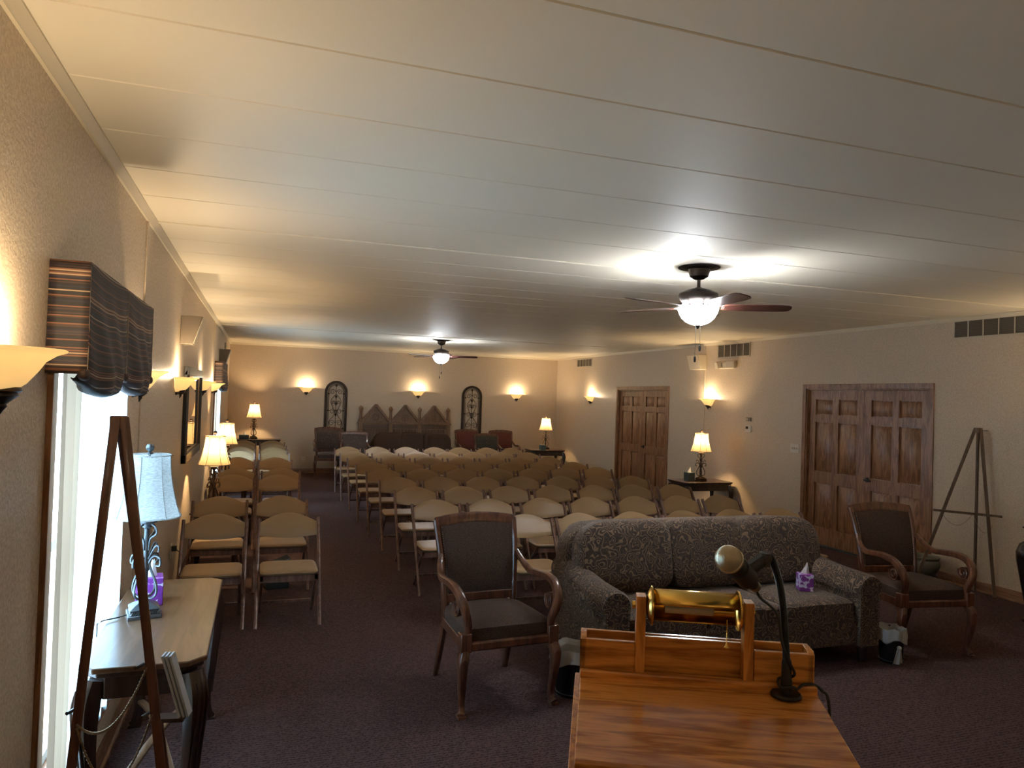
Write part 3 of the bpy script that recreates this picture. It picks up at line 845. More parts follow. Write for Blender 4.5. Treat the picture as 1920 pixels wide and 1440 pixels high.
# ================================================================== CEILING FANS
def fan_proto():
    root = thing('ceiling_fan', (0, 0, CH))
    MB().lathe([(.15, -.001), (.152, -.006), (.14, -.012), (.11, -.012), (.10, -.018), (.0, -.018)], n=40).build('ceiling_plate', M['bronze'], root)
    MB().lathe([(.078, -.012), (.078, -.03), (.066, -.07), (.035, -.09), (.018, -.095), (.0, -.095)], n=32).build('canopy', M['bronze'], root)
    mb = MB().cyl((0, 0, -.085), (0, 0, -.16), .0125); mb.lathe([(.02, -.15), (.03, -.155), (.04, -.165), (.04, -.175), (.0, -.175)], n=20); mb.build('rod', M['bronze'], root)
    MB().lathe([(0, -.155), (.05, -.160), (.10, -.175), (.138, -.195), (.142, -.215), (.132, -.245), (.105, -.27), (.09, -.285), (0, -.285)], n=40).build('motor_housing', M['bronze'], root)
    for k in range(5):
        a = radians(-25) + k * 2 * pi / 5
        R = Matrix.Rotation(a, 4, 'Z')
        outl = [(.17, .045), (.20, .055), (.35, .066), (.55, .068), (.63, .06), (.655, .04), (.662, 0)]
        poly = outl + [(x, -y) for x, y in outl[::-1][1:]]
        mb = MB().prism(poly, 'z', -.004, .004).move(Matrix.Translation((0, 0, -.292)) @ Matrix.Rotation(radians(-12), 4, 'X'))
        ob = mb.build('blade', M['blade'], root, .002); ob.rotation_euler = (0, 0, a)
        mb = MB().sweep([(.075, 0, -.285), (.11, 0, -.29), (.15, 0, -.288), (.19, 0, -.287)], [.03, .022, .05, .07], .006)
        for yy in (-.018, 0, .018): mb.lathe([(0, -.008), (.006, -.006), (.006, 0)], (.185, yy, -.294), 8)
        bk = mb.build('blade_bracket', M['bronze'], ob)
    mb = MB().lathe([(.09, -.285), (.075, -.30), (.07, -.318), (.10, -.322), (.12, -.326), (.0, -.326)], n=32); mb.build('light_fitter', M['silver'], root)
    # bowl of frosted glass, open above
    prof = [(.143, -.300), (.146, -.304), (.141, -.320), (.132, -.345), (.115, -.375), (.085, -.402), (.045, -.420), (.0, -.426)]
    MB().lathe(prof, n=36, cap=False).build('glass_bowl', M['bowl'], root, solid=.003)
    MB().lathe([(0, -.418), (.024, -.422), (.026, -.43), (.012, -.438), (.008, -.45), (.0, -.456)], n=16).build('finial', M['bronze'], root)
    for x, y, l in ((-.024, -.01, .70), (.002, -.03, .62)):
        mb = MB().tube([(x, y, -.42), (x, y, -l + .04)], .0014, 5); pc = mb.build('pull_chain', M['silver'], root)
        MB().lathe([(0, 0), (.007, .002), (.009, .02), (.007, .042), (0, .046)], (x, y, -l), 10).build('pull_fob', M['blk'], pc)
    return root


FAN = fan_proto(); FAN.location = (3.665, 4.555, CH)
tag(FAN, 'bronze five-blade ceiling fan with a glowing bowl, the nearer one', 'ceiling fan', 'ceiling fans')
dup(FAN, (3.72, 12.79, CH), radians(6), 'bronze five-blade ceiling fan with a glowing bowl, the farther one')
for x, y in ((3.665, 4.555), (3.72, 12.79)):
    for k in range(3):
        a = k * 2 * pi / 3 + .5
        bulb('fan_bulb', (x + .108 * cos(a), y + .108 * sin(a), CH - .306), W_FAN / 3, FAN_COL, .018)


# ================================================================== FOLDING CHAIRS
def chair_proto():
    root = thing('folding_chair', (0, 0, 0))
    hx = .236
    for s_ in (-1, 1):
        mb = MB().sweep([(s_ * hx, -.31, 0), (s_ * hx, -.07, .38), (s_ * hx, .07, .60), (s_ * hx, .175, .752)], .026, [.032, .042, .042, .036], (0, -.5, .3), 6)
        mb.build('front_leg', M['chairwood'], root)
        mb = MB().sweep([(s_ * .203, -.23, .37), (s_ * .203, -.08, .23), (s_ * .203, .13, 0)], .022, [.034, .036, .028], (0, .6, .6), 6)
        mb.build('rear_leg', M['chairwood'], root)
    mb = MB().bar((-.203, .055, .10), (.203, .055, .10), .018, .022)
    mb.build('stretcher', M['chairwood'], root)
    mb = MB().bb(-.215, .215, -.265, -.245, .335, .385); mb.bb(-.215, -.19, -.265, .10, .345, .385); mb.bb(.19, .215, -.265, .10, .345, .385); mb.bb(-.215, .215, .08, .10, .345, .385)
    mb.build('seat_frame', M['chairwood'], root)
    def bow(v): return Vector((v.x, v.y, v.z - .012 * (1 - (2 * v.y / .40) ** 2) * (1 if v.z > 0 else 0)))
    MB().pillow((0, -.085, .405), (.435, .40, .046), .22, .5, 28, 8, fn=bow).build('seat', M['vinyl'], root)
    # lens shaped padded back between the posts
    def back(side):
        def fn(u, v):
            x = -.223 + .446 * u; c = sin(pi * u)
            zt = .724 + .066 * c; zb = .622 - .022 * c
            z = zb + (zt - zb) * v
            yb = .185 - (.752 - z) * .55 + .028 * c
            th = .011 * (1 - abs(2 * v - 1) ** 4) ** .5 * (1 if 0 < u < 1 else .6) + .003
            return (x, yb - .004 + side * th, z)
        return fn
    mb = MB().grid(back(-1), 18, 8); mb.grid(back(1), 18, 8)
    # close the rim
    def rim(e):
        def fn(u, v):
            a = Vector(back(-1)(u, e)); b = Vector(back(1)(u, e)); return a + (b - a) * v
        return fn
    mb.grid(rim(0), 18, 1); mb.grid(rim(1), 18, 1)
    for e in (0, 1): mb.grid(lambda u, v, e=e: Vector(back(-1)(e, u)).lerp(Vector(back(1)(e, u)), v), 8, 1)
    MB.build(mb, 'backrest', M['vinyl'], root)
    return root


CHAIR = chair_proto()
ORD = ['front', 'second', 'third', 'fourth', 'fifth', 'sixth', 'seventh', 'eighth', 'rear']
COLN = ['aisle-end', 'second-from-aisle', 'third-from-aisle', 'middle', 'third-from-right', 'second-from-right', 'right-end']
rows = [(5.97, [2.38, 2.89, 3.41, 3.94, 4.49, 5.04, 5.59], 5.96), (6.93, [2.31, 2.86, 3.42, 3.95, 4.50, 5.04, 5.57], 0), (7.91, [2.31, 2.85, 3.40, 3.94, 4.49, 5.01, 5.58], 0),
        (8.86, [2.29, 2.83, 3.37, 3.90, 4.46, 5.00, 5.52], 0), (9.86, [2.27, 2.80, 3.36, 3.90, 4.43, 5.0, 5.56], 0), (10.87, [2.26, 2.81, 3.36, 3.90, 4.45, 5.02, 5.53], 0),
        (11.88, [2.25, 2.79, 3.34, 3.90, 4.46, 5.0, 5.51], 0), (12.83, [2.23, 2.78, 3.34, 3.89, 4.41, 4.94, 5.46], 0), (13.93, [2.24, 2.80, 3.36, 3.92, 4.43, 4.99, 5.52], 0)]
dy = {(4, 5): .14, (4, 6): .2, (5, 5): .1, (1, 6): 0}
first = True
AP = .20   # apex of the back sits this far behind the chair origin


def put_chair(x, y, rz, label, group):
    global first
    if first:
        CHAIR.location = (x, y - AP, 0); CHAIR.rotation_euler = (0, 0, rz); tag(CHAIR, label, 'chair', group); first = False
    else: dup(CHAIR, (x, y - AP, 0), rz, label, group)


CHAIR['category'] = 'chair'
for r_, (y, xs, _) in enumerate(rows):
    for c_, x in enumerate(xs):
        put_chair(x, y + dy.get((r_, c_), 0), random.uniform(-.025, .025), 'tan padded folding chair, %s place of the %s row in the centre block' % (COLN[c_], ORD[r_]), 'folding chairs in the centre block')
lrows = [(6.33, .355, .92), (7.36, .34, .89), (9.20, .39, .90), (9.98, .395, .945), (11.58, .37, .905), (12.70, .37, .915), (13.60, .36, .91), (14.49, .37, .915), (15.40, .37, .91)]
for r_, (y, xa, xb) in enumerate(lrows):
    put_chair(xa, y, random.uniform(-.02, .02), 'tan padded folding chair, window side of the %s row in the left block' % ORD[r_], 'folding chairs in the left block')
    put_chair(xb, y - .01, random.uniform(-.02, .02), 'tan padded folding chair, aisle side of the %s row in the left block' % ORD[r_], 'folding chairs in the left block')


# ================================================================== ARMCHAIRS
def armchair_proto(fabric, nails=True):
    root = thing('armchair', (0, 0, 0)); wd = M['walnut']
    # front cabriole legs
    for s_ in (-1, 1):
        p = smooth_path([(s_ * .275, -.27, .37), (s_ * .292, -.292, .31), (s_ * .29, -.285, .20), (s_ * .283, -.262, .08), (s_ * .285, -.27, .03), (s_ * .29, -.29, .012)], 5)
        w = lerp_list([.062, .068, .054, .038, .040, .05], len(p)); h = lerp_list([.062, .074, .056, .038, .042, .03], len(p))
        mb = MB().sweep(p, w, h, (0, 1, 0), 10, .8)
        mb.bb(s_ * .29 - .024, s_ * .29 + .024, -.315, -.255, 0, .012)
        lg = mb.build('front_leg', wd, root)
        mb = MB()
        for k in range(5): mb.tube(smooth_path([(s_ * .29 + .008 * (k - 2), -.325, .335 - .006 * abs(k - 2)), (s_ * .29 + .006 * (k - 2), -.32, .29), (s_ * .288 + .002 * (k - 2), -.305, .20)], 4), [.0035] * 8 + [.001], 6)
        mb.build('carved_leaf', wd, lg)
        # rear sabre leg with back stile
        p = smooth_path([(s_ * .245, .36, 0), (s_ * .24, .30, .15), (s_ * .235, .245, .33), (s_ * .235, .235, .45), (s_ * .245, .255, .65), (s_ * .262, .30, .85), (s_ * .272, .36, 1.0)], 5)
        MB().sweep(p, .036, lerp_list([.036, .042, .05, .05, .044, .04, .034], len(p)), (0, 1, 0), 8, .6).build('rear_leg', wd, root)
        # scrolled arm
        X = lambda t: s_ * (.262 + .055 * sin(pi * min(t * 1.15, 1)))
        prof = [(.262, .80), (.21, .745), (.12, .700), (.0, .705), (-.12, .712), (-.22, .695), (-.285, .64), (-.300, .57), (-.285, .51), (-.27, .45)]
        p = smooth_path([(X(i / 9), y, z) for i, (y, z) in enumerate(prof)], 5)
        am = MB().sweep(p, lerp_list([.030, .036, .042, .046, .05, .052, .052, .05, .044, .042], len(p)), lerp_list([.03, .038, .042, .044, .046, .05, .052, .05, .042, .042], len(p)), (1, 0, 0), 10, .7)
        am.v = am.v
        ar = am.build('armrest', wd, root)
        c = (s_ * .292, -.232, .602)
        mb = MB().cyl((c[0] - .026, c[1], c[2]), (c[0] + .026, c[1], c[2]), .046, n=20)
        for q in (-1, 1):
            mb.tube([(c[0] + q * .027, c[1] + r__ * cos(a), c[2] + r__ * sin(a)) for r__, a in [(.053 - .043 * i / 26, .5 - i * .42) for i in range(27)]], .006, 6)
        mb.build('scroll_volute', wd, ar)
        MB().bb(s_ * .275 - .033, s_ * .275 + .033, -.303, -.237, .36, .47).build('corner_block', wd, root, .006)
    MB().bb(-.25, .25, -.300, -.255, .365, .42).build('front_rail', wd, root, .012)
    mb = MB()
    for s_ in (-1, 1): mb.sweep([(s_ * .275, -.26, .39), (s_ * .24, .24, .39)], .03, .06, (0, 0, 1), 4)
    mb.bb(-.24, .24, .22, .25, .365, .42); mb.build('side_rail', wd, root, .004)
    # top rail, lower back rail
    p = [(x, .352 - .0 + .02 * (1 - (x / .27) ** 2), .985 + .025 * (1 - (x / .27) ** 2)) for x in [-.272 + .0544 * i for i in range(11)]]
    MB().sweep(p, .03, .075, (0, .3, 1), 8, .45).build('top_rail', wd, root)
    MB().bb(-.235, .235, .225, .255, .50, .555).build('back_rail', wd, root, .006)
    def bp(side):
        def fn(u, v):
            c = sin(pi * u) ** .5 * sin(pi * v) ** .5
            z = .555 + v * (.412 + .02 * sin(pi * u)); x = (-.222 - .026 * v + (.444 + .052 * v) * u)
            y = .235 + .10 * v ** 1.5 + .014 * sin(pi * u)
            return (x, y + side * (.008 + .022 * c), z)
        return fn
    MB().grid(bp(-1), 14, 14).grid(bp(1), 14, 14).build('back_cushion', fabric, root)
    if nails:
        mb = MB()
        for k in range(30):
            v = (k + .5) / 30
            for u in (.005, .995):
                x, y, z = bp(-1)(u, v); mb.lathe([(.0045, .0), (.003, .003), (0, .004)], (0, 0, 0), 6); n = len(mb.v)
                mb.v[n - 18:] = [(a + x, -e + y - .004, b + z) for a, b, e in mb.v[n - 18:]]
        mb.build('nailhead_trim', M['nail'], root)
    def crown_(v): return Vector((v.x * (1 - .07 * (v.y / .27)), v.y, v.z + (.035 * (1 - (v.x / .28) ** 2) * (1 - (v.y / .28) ** 2) if v.z > 0 else 0)))
    MB().pillow((0, -.025, .45), (.55, .52, .11), .28, .42, 36, 10, fn=crown_).build('seat_cushion', fabric, root)
    return root


A1 = armchair_proto(M['brownfab']); A1.location = (2.062, 4.265, 0); A1.rotation_euler = (0, 0, radians(4))
tag(A1, 'brown fabric scroll-arm armchair beside the aisle, left of the sofa', 'armchair', 'wooden scroll-arm armchairs')
dup(A1, (5.475, 4.31, 0), radians(-9), 'brown fabric scroll-arm armchair right of the sofa')
A2 = armchair_proto(M['paisbrown'], False); A2.location = (2.07, 15.88, 0)
tag(A2, 'brown paisley armchair, leftmost of those at the far wall', 'armchair', 'wooden scroll-arm armchairs')
dup(A2, (2.56, 15.14, 0), radians(2), 'brown paisley armchair before the left end of the dark far sofa').scale = (1, 1, .955)
A3 = armchair_proto(M['redfab'], False); A3.location = (5.22, 15.93, 0)
tag(A3, 'dark red armchair under the right arched grille', 'armchair', 'wooden scroll-arm armchairs')
dup(A3, (5.99, 15.80, 0), radians(-4), 'dark red armchair, rightmost at the far wall')
A4 = armchair_proto(M['paisgreen'], False); A4.location = (5.44, 15.10, 0)
A4.scale = (1, 1, .955)
tag(A4, 'dark green paisley armchair between the two dark red ones', 'armchair', 'wooden scroll-arm armchairs')


# ================================================================== SOFAS
def sofa(name, x0, x1, y0, y1, fabric, label, h=.94, arm=.63, seat=.47, nailed=True, n_c=3):
    root = thing(name, ((x0 + x1) / 2, (y0 + y1) / 2, 0), 0, label, 'sofa')
    W_ = (x1 - x0) / 2; D_ = (y1 - y0) / 2; aw = .24
    MB().bb(-W_ + .07, W_ - .07, -D_ + .03, D_ - .10, .135, .33).build('base', fabric, root, .02)
    for s_ in (-1, 1):
        mb = MB()
        def ring(y, z_, r):
            cx = s_ * (W_ - .115)
            pts = [(cx + s_ * -.09, .13), (cx - s_ * .095, z_ - r * .9)]
            for i in range(13):
                a = pi + .25 - (pi + .55) * i / 12 if s_ > 0 else -.25 + (pi + .55) * i / 12
                pts.append((cx + s_ * .0 + r * cos(a), z_ - r + r * sin(a)))
            pts += [(cx + s_ * .075, z_ - r * 1.35), (cx + s_ * .075, .13)]
            return [(p_[0], y, p_[1]) for p_ in pts]
        ys_ = [-D_ + .0, -D_ + .03, -D_ + .3, 0, D_ - .22, D_ - .06]
        zs_ = [arm - .01, arm, arm + .005, arm + .02, arm + .05, arm + .06]; rs = [.095, .115, .115, .115, .112, .10]
        R_ = [ring(y, z_, r) for y, z_, r in zip(ys_, zs_, rs)]; n = len(R_[0])
        vs = [v for q in R_ for v in q]; fs = []
        for i in range(len(R_) - 1):
            for j in range(n): fs.append((i * n + j, i * n + (j + 1) % n, (i + 1) * n + (j + 1) % n, (i + 1) * n + j))
        fs.append(tuple(range(n))); fs.append(tuple(range((len(R_) - 1) * n, len(R_) * n)))
        mb.add(vs, fs); ao = mb.build('arm', fabric, root)
        if nailed:
            mb = MB()
            q = R_[0]
            path = [Vector(p_) for p_ in q]
            for i in range(len(path) - 1):
                L_ = (path[i + 1] - path[i]).length; k = max(1, int(L_ / .02))
                for j in range(k):
                    p_ = path[i].lerp(path[i + 1], j / k); cen = Vector((s_ * (W_ - .115), p_.y, min(p_.z, arm - .1))); d_ = (cen - p_); d_.z = d_.z if p_.z > arm - .12 else 0
                    d_ = d_.normalized() * .010 if d_.length > 0 else d_
                    mb.pillow((p_.x + d_.x, p_.y - .001, p_.z + d_.z), (.011, .006, .011), 1, n=6, m=4)
            mb.build('nailhead_trim', M['nail'], ao)
        for yy in (-D_ + .07, D_ - .14): MB().lathe([(.026, 0), (.034, .06), (.038, .135), (0, .135)], (s_ * (W_ - .12), yy, 0), 12).build('leg', M['darkwood'], root)
    # back frame
    def bf(v): return Vector((v.x, v.y, v.z - (.10 * max(0, (abs(v.x) / (W_ - .02)) - .86) / .14 if v.z > 0 else 0)))
    MB().pillow((0, D_ - .12, (h + .13) / 2 - .01), (2 * W_ - .10, .22, h - .13), .16, .25, 40, 12, fn=bf).build('back_frame', fabric, root)
    cw = (2 * W_ - 2 * aw + .06) / n_c
    tilt = Matrix.Rotation(radians(-12), 3, 'X')
    for k in range(n_c):
        x = -W_ + aw - .03 + cw * (k + .5)
        e = -1 if k == 0 else (1 if k == n_c - 1 else 0)
        ww = cw + (.11 if e else 0); xx = x + e * .05
        def fb(v, e=e, ww=ww):
            z = v.z
            if z > 0 and e and v.x * e > 0: z -= .07 * (v.x * e / (ww / 2)) ** 3
            return Vector((v.x, v.y * (1.0 if v.y > 0 else 1.15), z))
        MB().pillow((xx, D_ - .265, seat + .235), (ww + .012, .24, .50), .22, .38, 36, 14, R=tilt, fn=fb).build('back_cushion', fabric, root)
        if n_c == 3:
            MB().pillow((x, -.09 - .015, .375), (cw + .004, 2 * D_ - .27, .165), .16, .35, 36, 10, fn=lambda v: Vector((v.x, v.y, v.z + (.008 * (1 - (v.x / (cw / 2)) ** 2) if v.z > 0 else 0)))).build('seat_cushion', fabric, root)
    if n_c != 3: MB().pillow((0, -.1, .395), (2 * W_ - 2 * aw, 2 * D_ - .27, .16), .16, .35, 36, 10).build('seat_cushion', fabric, root)
    return root


sofa('paisley_sofa', 2.68, 4.93, 4.03, 4.93, M['sofa'], 'brown paisley rolled-arm sofa behind the lectern')
sofa('dark_sofa', 2.92, 4.87, 15.5, 16.3, M['brownfab'], 'low dark brown sofa before the carved gable panel', h=.86, arm=.60, nailed=False)


# ================================================================== TABLES AND LAMPS
def clipped(x0, x1, y0, y1, c): return [(x0 + c, y0), (x1 - c, y0), (x1, y0 + c), (x1, y1 - c), (x1 - c, y1), (x0 + c, y1), (x0, y1 - c), (x0, y0 + c)]


def side_table(loc, w, d, h, label, group, topm='darkwood', clip=.05, leg_w=.05, stretch=True, name='side_table'):
    root = thing(name, loc, 0, label, 'table', group)
    mb = MB().prism(clipped(-w / 2, w / 2, -d / 2, d / 2, clip), 'z', h - .022, h); mb.build('tabletop', M[topm], root, .005)
    mb = MB().prism(clipped(-w / 2 + .012, w / 2 - .012, -d / 2 + .012, d / 2 - .012, clip), 'z', h - .042, h - .022)
    mb.prism(clipped(-w / 2 + .035, w / 2 - .035, -d / 2 + .035, d / 2 - .035, clip), 'z', h - .13, h - .042); mb.build('apron', M['darkwood'], root, .004)
    for sx in (-1, 1):
        for sy in (-1, 1):
            x, y = sx * (w / 2 - .055), sy * (d / 2 - .06)
            p = smooth_path([(x, y, h - .06), (x + sx * .018, y + sy * .02, h - .16), (x + sx * .012, y + sy * .014, h * .55), (x - sx * .008, y - sy * .01, h * .2), (x, y, .05), (x + sx * .012, y + sy * .014, .012)], 5)
            ww = lerp_list([leg_w * 1.35, leg_w * 1.5, leg_w * 1.05, leg_w * .8, leg_w * .8, leg_w], len(p))
            mb = MB().sweep(p, ww, ww, (sx, -sy, 0), 10, .7); mb.bb(x + sx * .012 - leg_w * .5, x + sx * .012 + leg_w * .5, y + sy * .014 - leg_w * .5, y + sy * .014 + leg_w * .5, 0, .014)
            lg = mb.build('leg', M['darkwood'], root)
            mb = MB()
            for k in (-1, 0, 1):
                off = Vector((sx, -sy, 0)).normalized() * k * leg_w * .34; nn = Vector((sx, sy, 0)).normalized()
                mb.tube([Vector(q) + off + nn * (ww[i] * .5) for i, q in enumerate(p)][2:16], .004, 6)
            mb.build('carved_reeds', M['darkwood'], lg)
    if stretch:
        for s_ in (-1, 1):
            p = smooth_path([(s_ * (w / 2 - .07), -d / 2 + .08, .14), (s_ * w * .16, -d * .22, .20), (0, 0, .22), (-s_ * w * .16, d * .22, .20), (-s_ * (w / 2 - .07), d / 2 - .08, .14)], 6)
            MB().sweep(p, .035, .022, (0, 0, 1), 8).build('stretcher', M['topwood'], root)
    return root


side_table((.275, 3.70, 0), .45, 1.32, .76, 'long dark console table with clipped corners under the near window', 'carved dark tables', 'topwood', .06, .06, name='console_table')
TG = 'carved dark tables'
side_table((.29, 7.83, 0), .48, .50, .60, 'dark end table by the left wall behind the second chair row', TG, stretch=False)
side_table((.29, 10.68, 0), .48, .46, .60, 'dark end table by the left wall behind the fourth chair row', TG, stretch=False)
side_table((.62, 16.30, 0), .95, .42, .765, 'dark console table in the far left corner', TG, stretch=False)
side_table((7.15, 9.66, 0), .86, .58, .62, 'dark end table by the right wall between the doors', TG, stretch=False)
side_table((7.02, 15.83, 0), .84, .56, .62, 'dark end table in the far right corner', TG, stretch=False)


def lamp_proto(shade_m, metal, rib='rib', sc_=1.0):
    root = thing('table_lamp', (0, 0, 0))
    mb = MB().lathe([(.098, 0), (.098, .018), (.082, .022), (.082, .034), (.09, .04), (.06, .055), (.035, .065), (.02, .078), (0, .08)], n=4, a0=pi / 4, a1=pi / 4 + 2 * pi)
    mb.build('lamp_base', metal, root, .003)
    mb = MB()
    for k in range(14): mb.box((-.062 + .0095 * k, -.0655, .028), (.003, .008, .013), ry=.5)
    mb.build('rope_trim', metal, root)
    mb = MB().lathe([(.012, .07), (.012, .20), (.022, .215), (.022, .235), (.011, .25), (.011, .40), (.02, .405), (.026, .42), (.045, .428), (.045, .434), (0, .434)], n=12)
    mb.build('stem', metal, root)
    for k in range(4):
        c, s_ = cos(k * pi / 2 + pi / 4), sin(k * pi / 2 + pi / 4)
        def P(r_, z_): return (r_ * c, r_ * s_, z_)
        mb = MB()
        mb.tube([P(*q) for q in [(v.x, v.z) for v in smooth_path([(.014, 0, .085), (.038, 0, .083), (.062, 0, .105), (.060, 0, .15), (.030, 0, .21), (.020, 0, .245), (.045, 0, .275), (.075, 0, .265), (.078, 0, .235), (.058, 0, .232)], 5)]], .0055, 6)
        mb.tube([P(*q) for q in [(v.x, v.z) for v in smooth_path([(.014, 0, .26), (.05, 0, .32), (.068, 0, .315), (.066, 0, .295)], 5)]], .0045, 6)
        mb.tube([P(*q) for q in [(v.x, v.z) for v in smooth_path([(.014, 0, .30), (.02, 0, .35), (.05, 0, .375), (.05, 0, .40), (.024, 0, .418), (.012, 0, .40)], 5)]], .0045, 6)
        mb.build('scroll', metal, root)
    # bell shade, rounded square
    zb, zt = .455, .735
    def rr(v): return (.150 - .055 * (1 - (1 - v) ** 1.9)) * sc_
    prof = [(rr(i / 10), zb + (zt - zb) * i / 10) for i in range(11)]
    sh = MB().lathe(prof, n=32, a0=pi / 8, a1=pi / 8 + 2 * pi, cap=False, pw=.80).build('lamp_shade', shade_m, root)
    mb = MB(); 
    def sq(r_, a): return Vector((r_ * math.copysign(abs(cos(a)) ** .8, cos(a)), r_ * math.copysign(abs(sin(a)) ** .8, sin(a)), 0))
    for k in range(8):
        a = pi / 8 + k * pi / 4
        mb.tube([sq(r_ + .0015, a) + Vector((0, 0, z_)) for r_, z_ in prof], .0022, 5)
    for r_, z_ in (prof[0], prof[-1]): mb.tube([sq(r_ + .0012, 2 * pi * i / 32) + Vector((0, 0, z_)) for i in range(32)], .0035, 5, closed=True)
    mb.build('shade_piping', M[rib], sh)
    mb = MB().cyl((0, 0, .43), (0, 0, .742), .003, n=6)
    for a in (0, pi / 2, pi, 3 * pi / 2): mb.tube([(0, 0, .728), (.098 * cos(a), .098 * sin(a), .731)], .0018, 5)
    mb.lathe([(.008, .738), (.014, .744), (.006, .75), (.014, .757), (.019, .77), (.014, .784), (0, .79)], n=12)
    mb.build('finial', metal, root)
    return root


LP = lamp_proto(M['shade'], M['iron'])
LG = 'scrolled iron table lamps'
lamps = [((.25, 7.78, .60), 'lit scroll-iron lamp on the end table behind the second left row'), ((.24, 10.66, .60), 'lit scroll-iron lamp on the end table behind the fourth left row'),
         ((.545, 16.28, .765), 'lit scroll-iron lamp in the far left corner'), ((7.13, 9.62, .62), 'lit scroll-iron lamp by the right wall between the doors'), ((7.03, 15.83, .62), 'lit scroll-iron lamp in the far right corner')]
for j, (p, lb) in enumerate(lamps):
    if j == 0: LP.location = p; tag(LP, lb, 'table lamp', LG)
    else: dup(LP, p, radians(8 * j), lb)
    bulb('lamp_bulb', (p[0], p[1], p[2] + .625), W_TABLE, WARM, .03)
L1 = lamp_proto(M['shade_off'], M['silver'], 'shade_off', .92); L1.location = (.19, 3.70, .76); L1.rotation_euler = (0, 0, radians(12))
tag(L1, 'unlit pewter scroll lamp with grey linen shade on the near console', 'table lamp', LG)
mb = MB().tube(smooth_path([(.15, 3.70, .775), (.09, 3.66, .768), (.03, 3.60, .768), (.028, 3.56, .72), (.03, 3.60, .3), (.035, 3.62, .02)], 6), .003, 6)
tag(mb.build('lamp_cord', M['rubber']), 'black cord trailing off the console from the unlit lamp', 'cord')


def tissue_box(loc, rz, d, m, label, tis=True):
    root = thing('tissue_box', loc, rz, label, 'tissue box', 'tissue boxes')
    MB().bb(-d[0] / 2, d[0] / 2, -d[1] / 2, d[1] / 2, 0, d[2]).build('box', M[m], root, .003)
    if tis:
        def fn(u, v):
            a = 2 * pi * u; r_ = .026 * (1 - .8 * v) * (1 + .25 * sin(3 * a) + .15 * sin(5 * a + 2 * v))
            return (r_ * cos(a) + .012 * v, r_ * .6 * sin(a), d[2] - .002 + (.075 * v) * (1 + .12 * sin(2 * a)))
        MB().grid(fn, 24, 8).build('tissue', M['tissue'], root)
    return root


tissue_box((4.50, 4.34, .466), radians(-25), (.10, .10, .12), 'spots', 'purple spotted tissue box on the sofa seat')
tissue_box((.185, 3.90, .76), radians(8), (.12, .12, .13), 'spots', 'purple spotted tissue box behind the unlit console lamp')
tissue_box((.36, 16.20, .765), 0, (.20, .12, .09), 'dteal', 'dark tissue box left of the far left corner lamp')
tissue_box((6.955, 9.66, .62), radians(5), (.12, .12, .13), 'dteal', 'dark tissue box beside the lit lamp between the doors')
tissue_box((6.89, 15.66, .62), radians(5), (.12, .12, .12), 'teal', 'teal tissue box beside the far right corner lamp', False)


# ================================================================== EASELS
def easel(apex, feet, rear, wm, label, bar_t=None, pegs=None, w=.031, d=.024):
    root = thing('display_easel', (0, 0, 0), 0, label, 'easel', 'wooden tripod easels')
    A = Vector(apex)
    for i, f_ in enumerate(feet):
        F = Vector(f_); off = (F - A); off.z = 0; off = off.normalized() * .022
        MB().sweep([F, A + off], w, d, (feet[1][1] - feet[0][1], -(feet[1][0] - feet[0][0]), 0), 6, .35).build('leg', M[wm], root)
    MB().sweep([Vector(rear), A + Vector((0, 0, -.02))], w * .8, d, (0, 1, 0), 6, .35).build('leg', M[wm], root)
    MB().box(A + Vector((0, 0, -.02)), (.055, .045, .05)).build('head_block', M[wm], root, .004)
    return root


E1 = easel((.195, 2.86, 1.70), [(.095, 2.62, 0), (.465, 2.66, 0)], (.435, 3.00, 0), 'easelwood', 'dark red wooden easel standing at the near window')
def on1(i, z):
    f_ = [(.095, 2.62, 0), (.465, 2.66, 0)][i]; t = z / 1.70
    return Vector(f_).lerp(Vector((.195, 2.86, 1.70)), t)
a_, b_ = on1(0, .74), on1(1, .86)
for (p, q, s_) in ((on1(0, .70), on1(1, .855), .10), (on1(0, .69), on1(1, .70), .20)):
    path = [p.lerp(q, t) + Vector((0, -.02, -s_ * 4 * t * (1 - t))) for t in [i / 22 for i in range(23)]]
    mb = MB().tube(path, .0032, 6)
    for k, v in enumerate(path[:-1]):
        for h_ in (0, .5): mb.pillow(v.lerp(path[k + 1], h_), (.010, .007, .010), 1, n=6, m=4)
    mb.build('chain', M['gold'], E1)
for p in (on1(0, .745), on1(1, .86), on1(1, .70)):
    MB().cyl(p + Vector((-.012, .0, 0)), p + Vector((-.03, -.045, .004)), .006, n=8).build('peg', M['darkwood'], E1)
root = thing('leaning_cards', (.405, 2.82, .655), radians(-10), 'bundle of pale grey cards resting against the near easel', 'cards')
for k in range(3):
    MB().box((.0 + .013 * k, .0, .105), (.008, .05, .225), ry=-.30).build('card', M['paper'], root, .001)
MB().box((.0, .0, -.012), (.09, .05, .014)).build('holder_ledge', M['darkwood'], root)

E2 = easel((7.44, 5.30, 1.657), [(7.03, 5.66, 0), (7.55, 5.18, 0)], (7.585, 5.42, 0), 'easelbrown', 'brown wooden easel by the right wall beyond the armchair')
MB().bar((7.10, 5.50, .82), (7.565, 5.13, .80), .022, .022).build('crossbar', M['easelbrown'], E2)
MB().cyl((7.44, 5.30, 1.63), (7.50, 5.24, 1.635), .004, n=6).build('peg', M['silver'], E2)
for a, b, s_ in (((7.20, 5.48, .78), (7.50, 5.38, .80), .12), ((7.50, 5.38, .78), (7.535, 5.20, .70), .12)):
    a, b = Vector(a), Vector(b)
    MB().tube([a.lerp(b, t) + Vector((0, 0, -s_ * 4 * t * (1 - t))) for t in [i / 14 for i in range(15)]], .0022, 5).build('chain', M['gold'], E2)


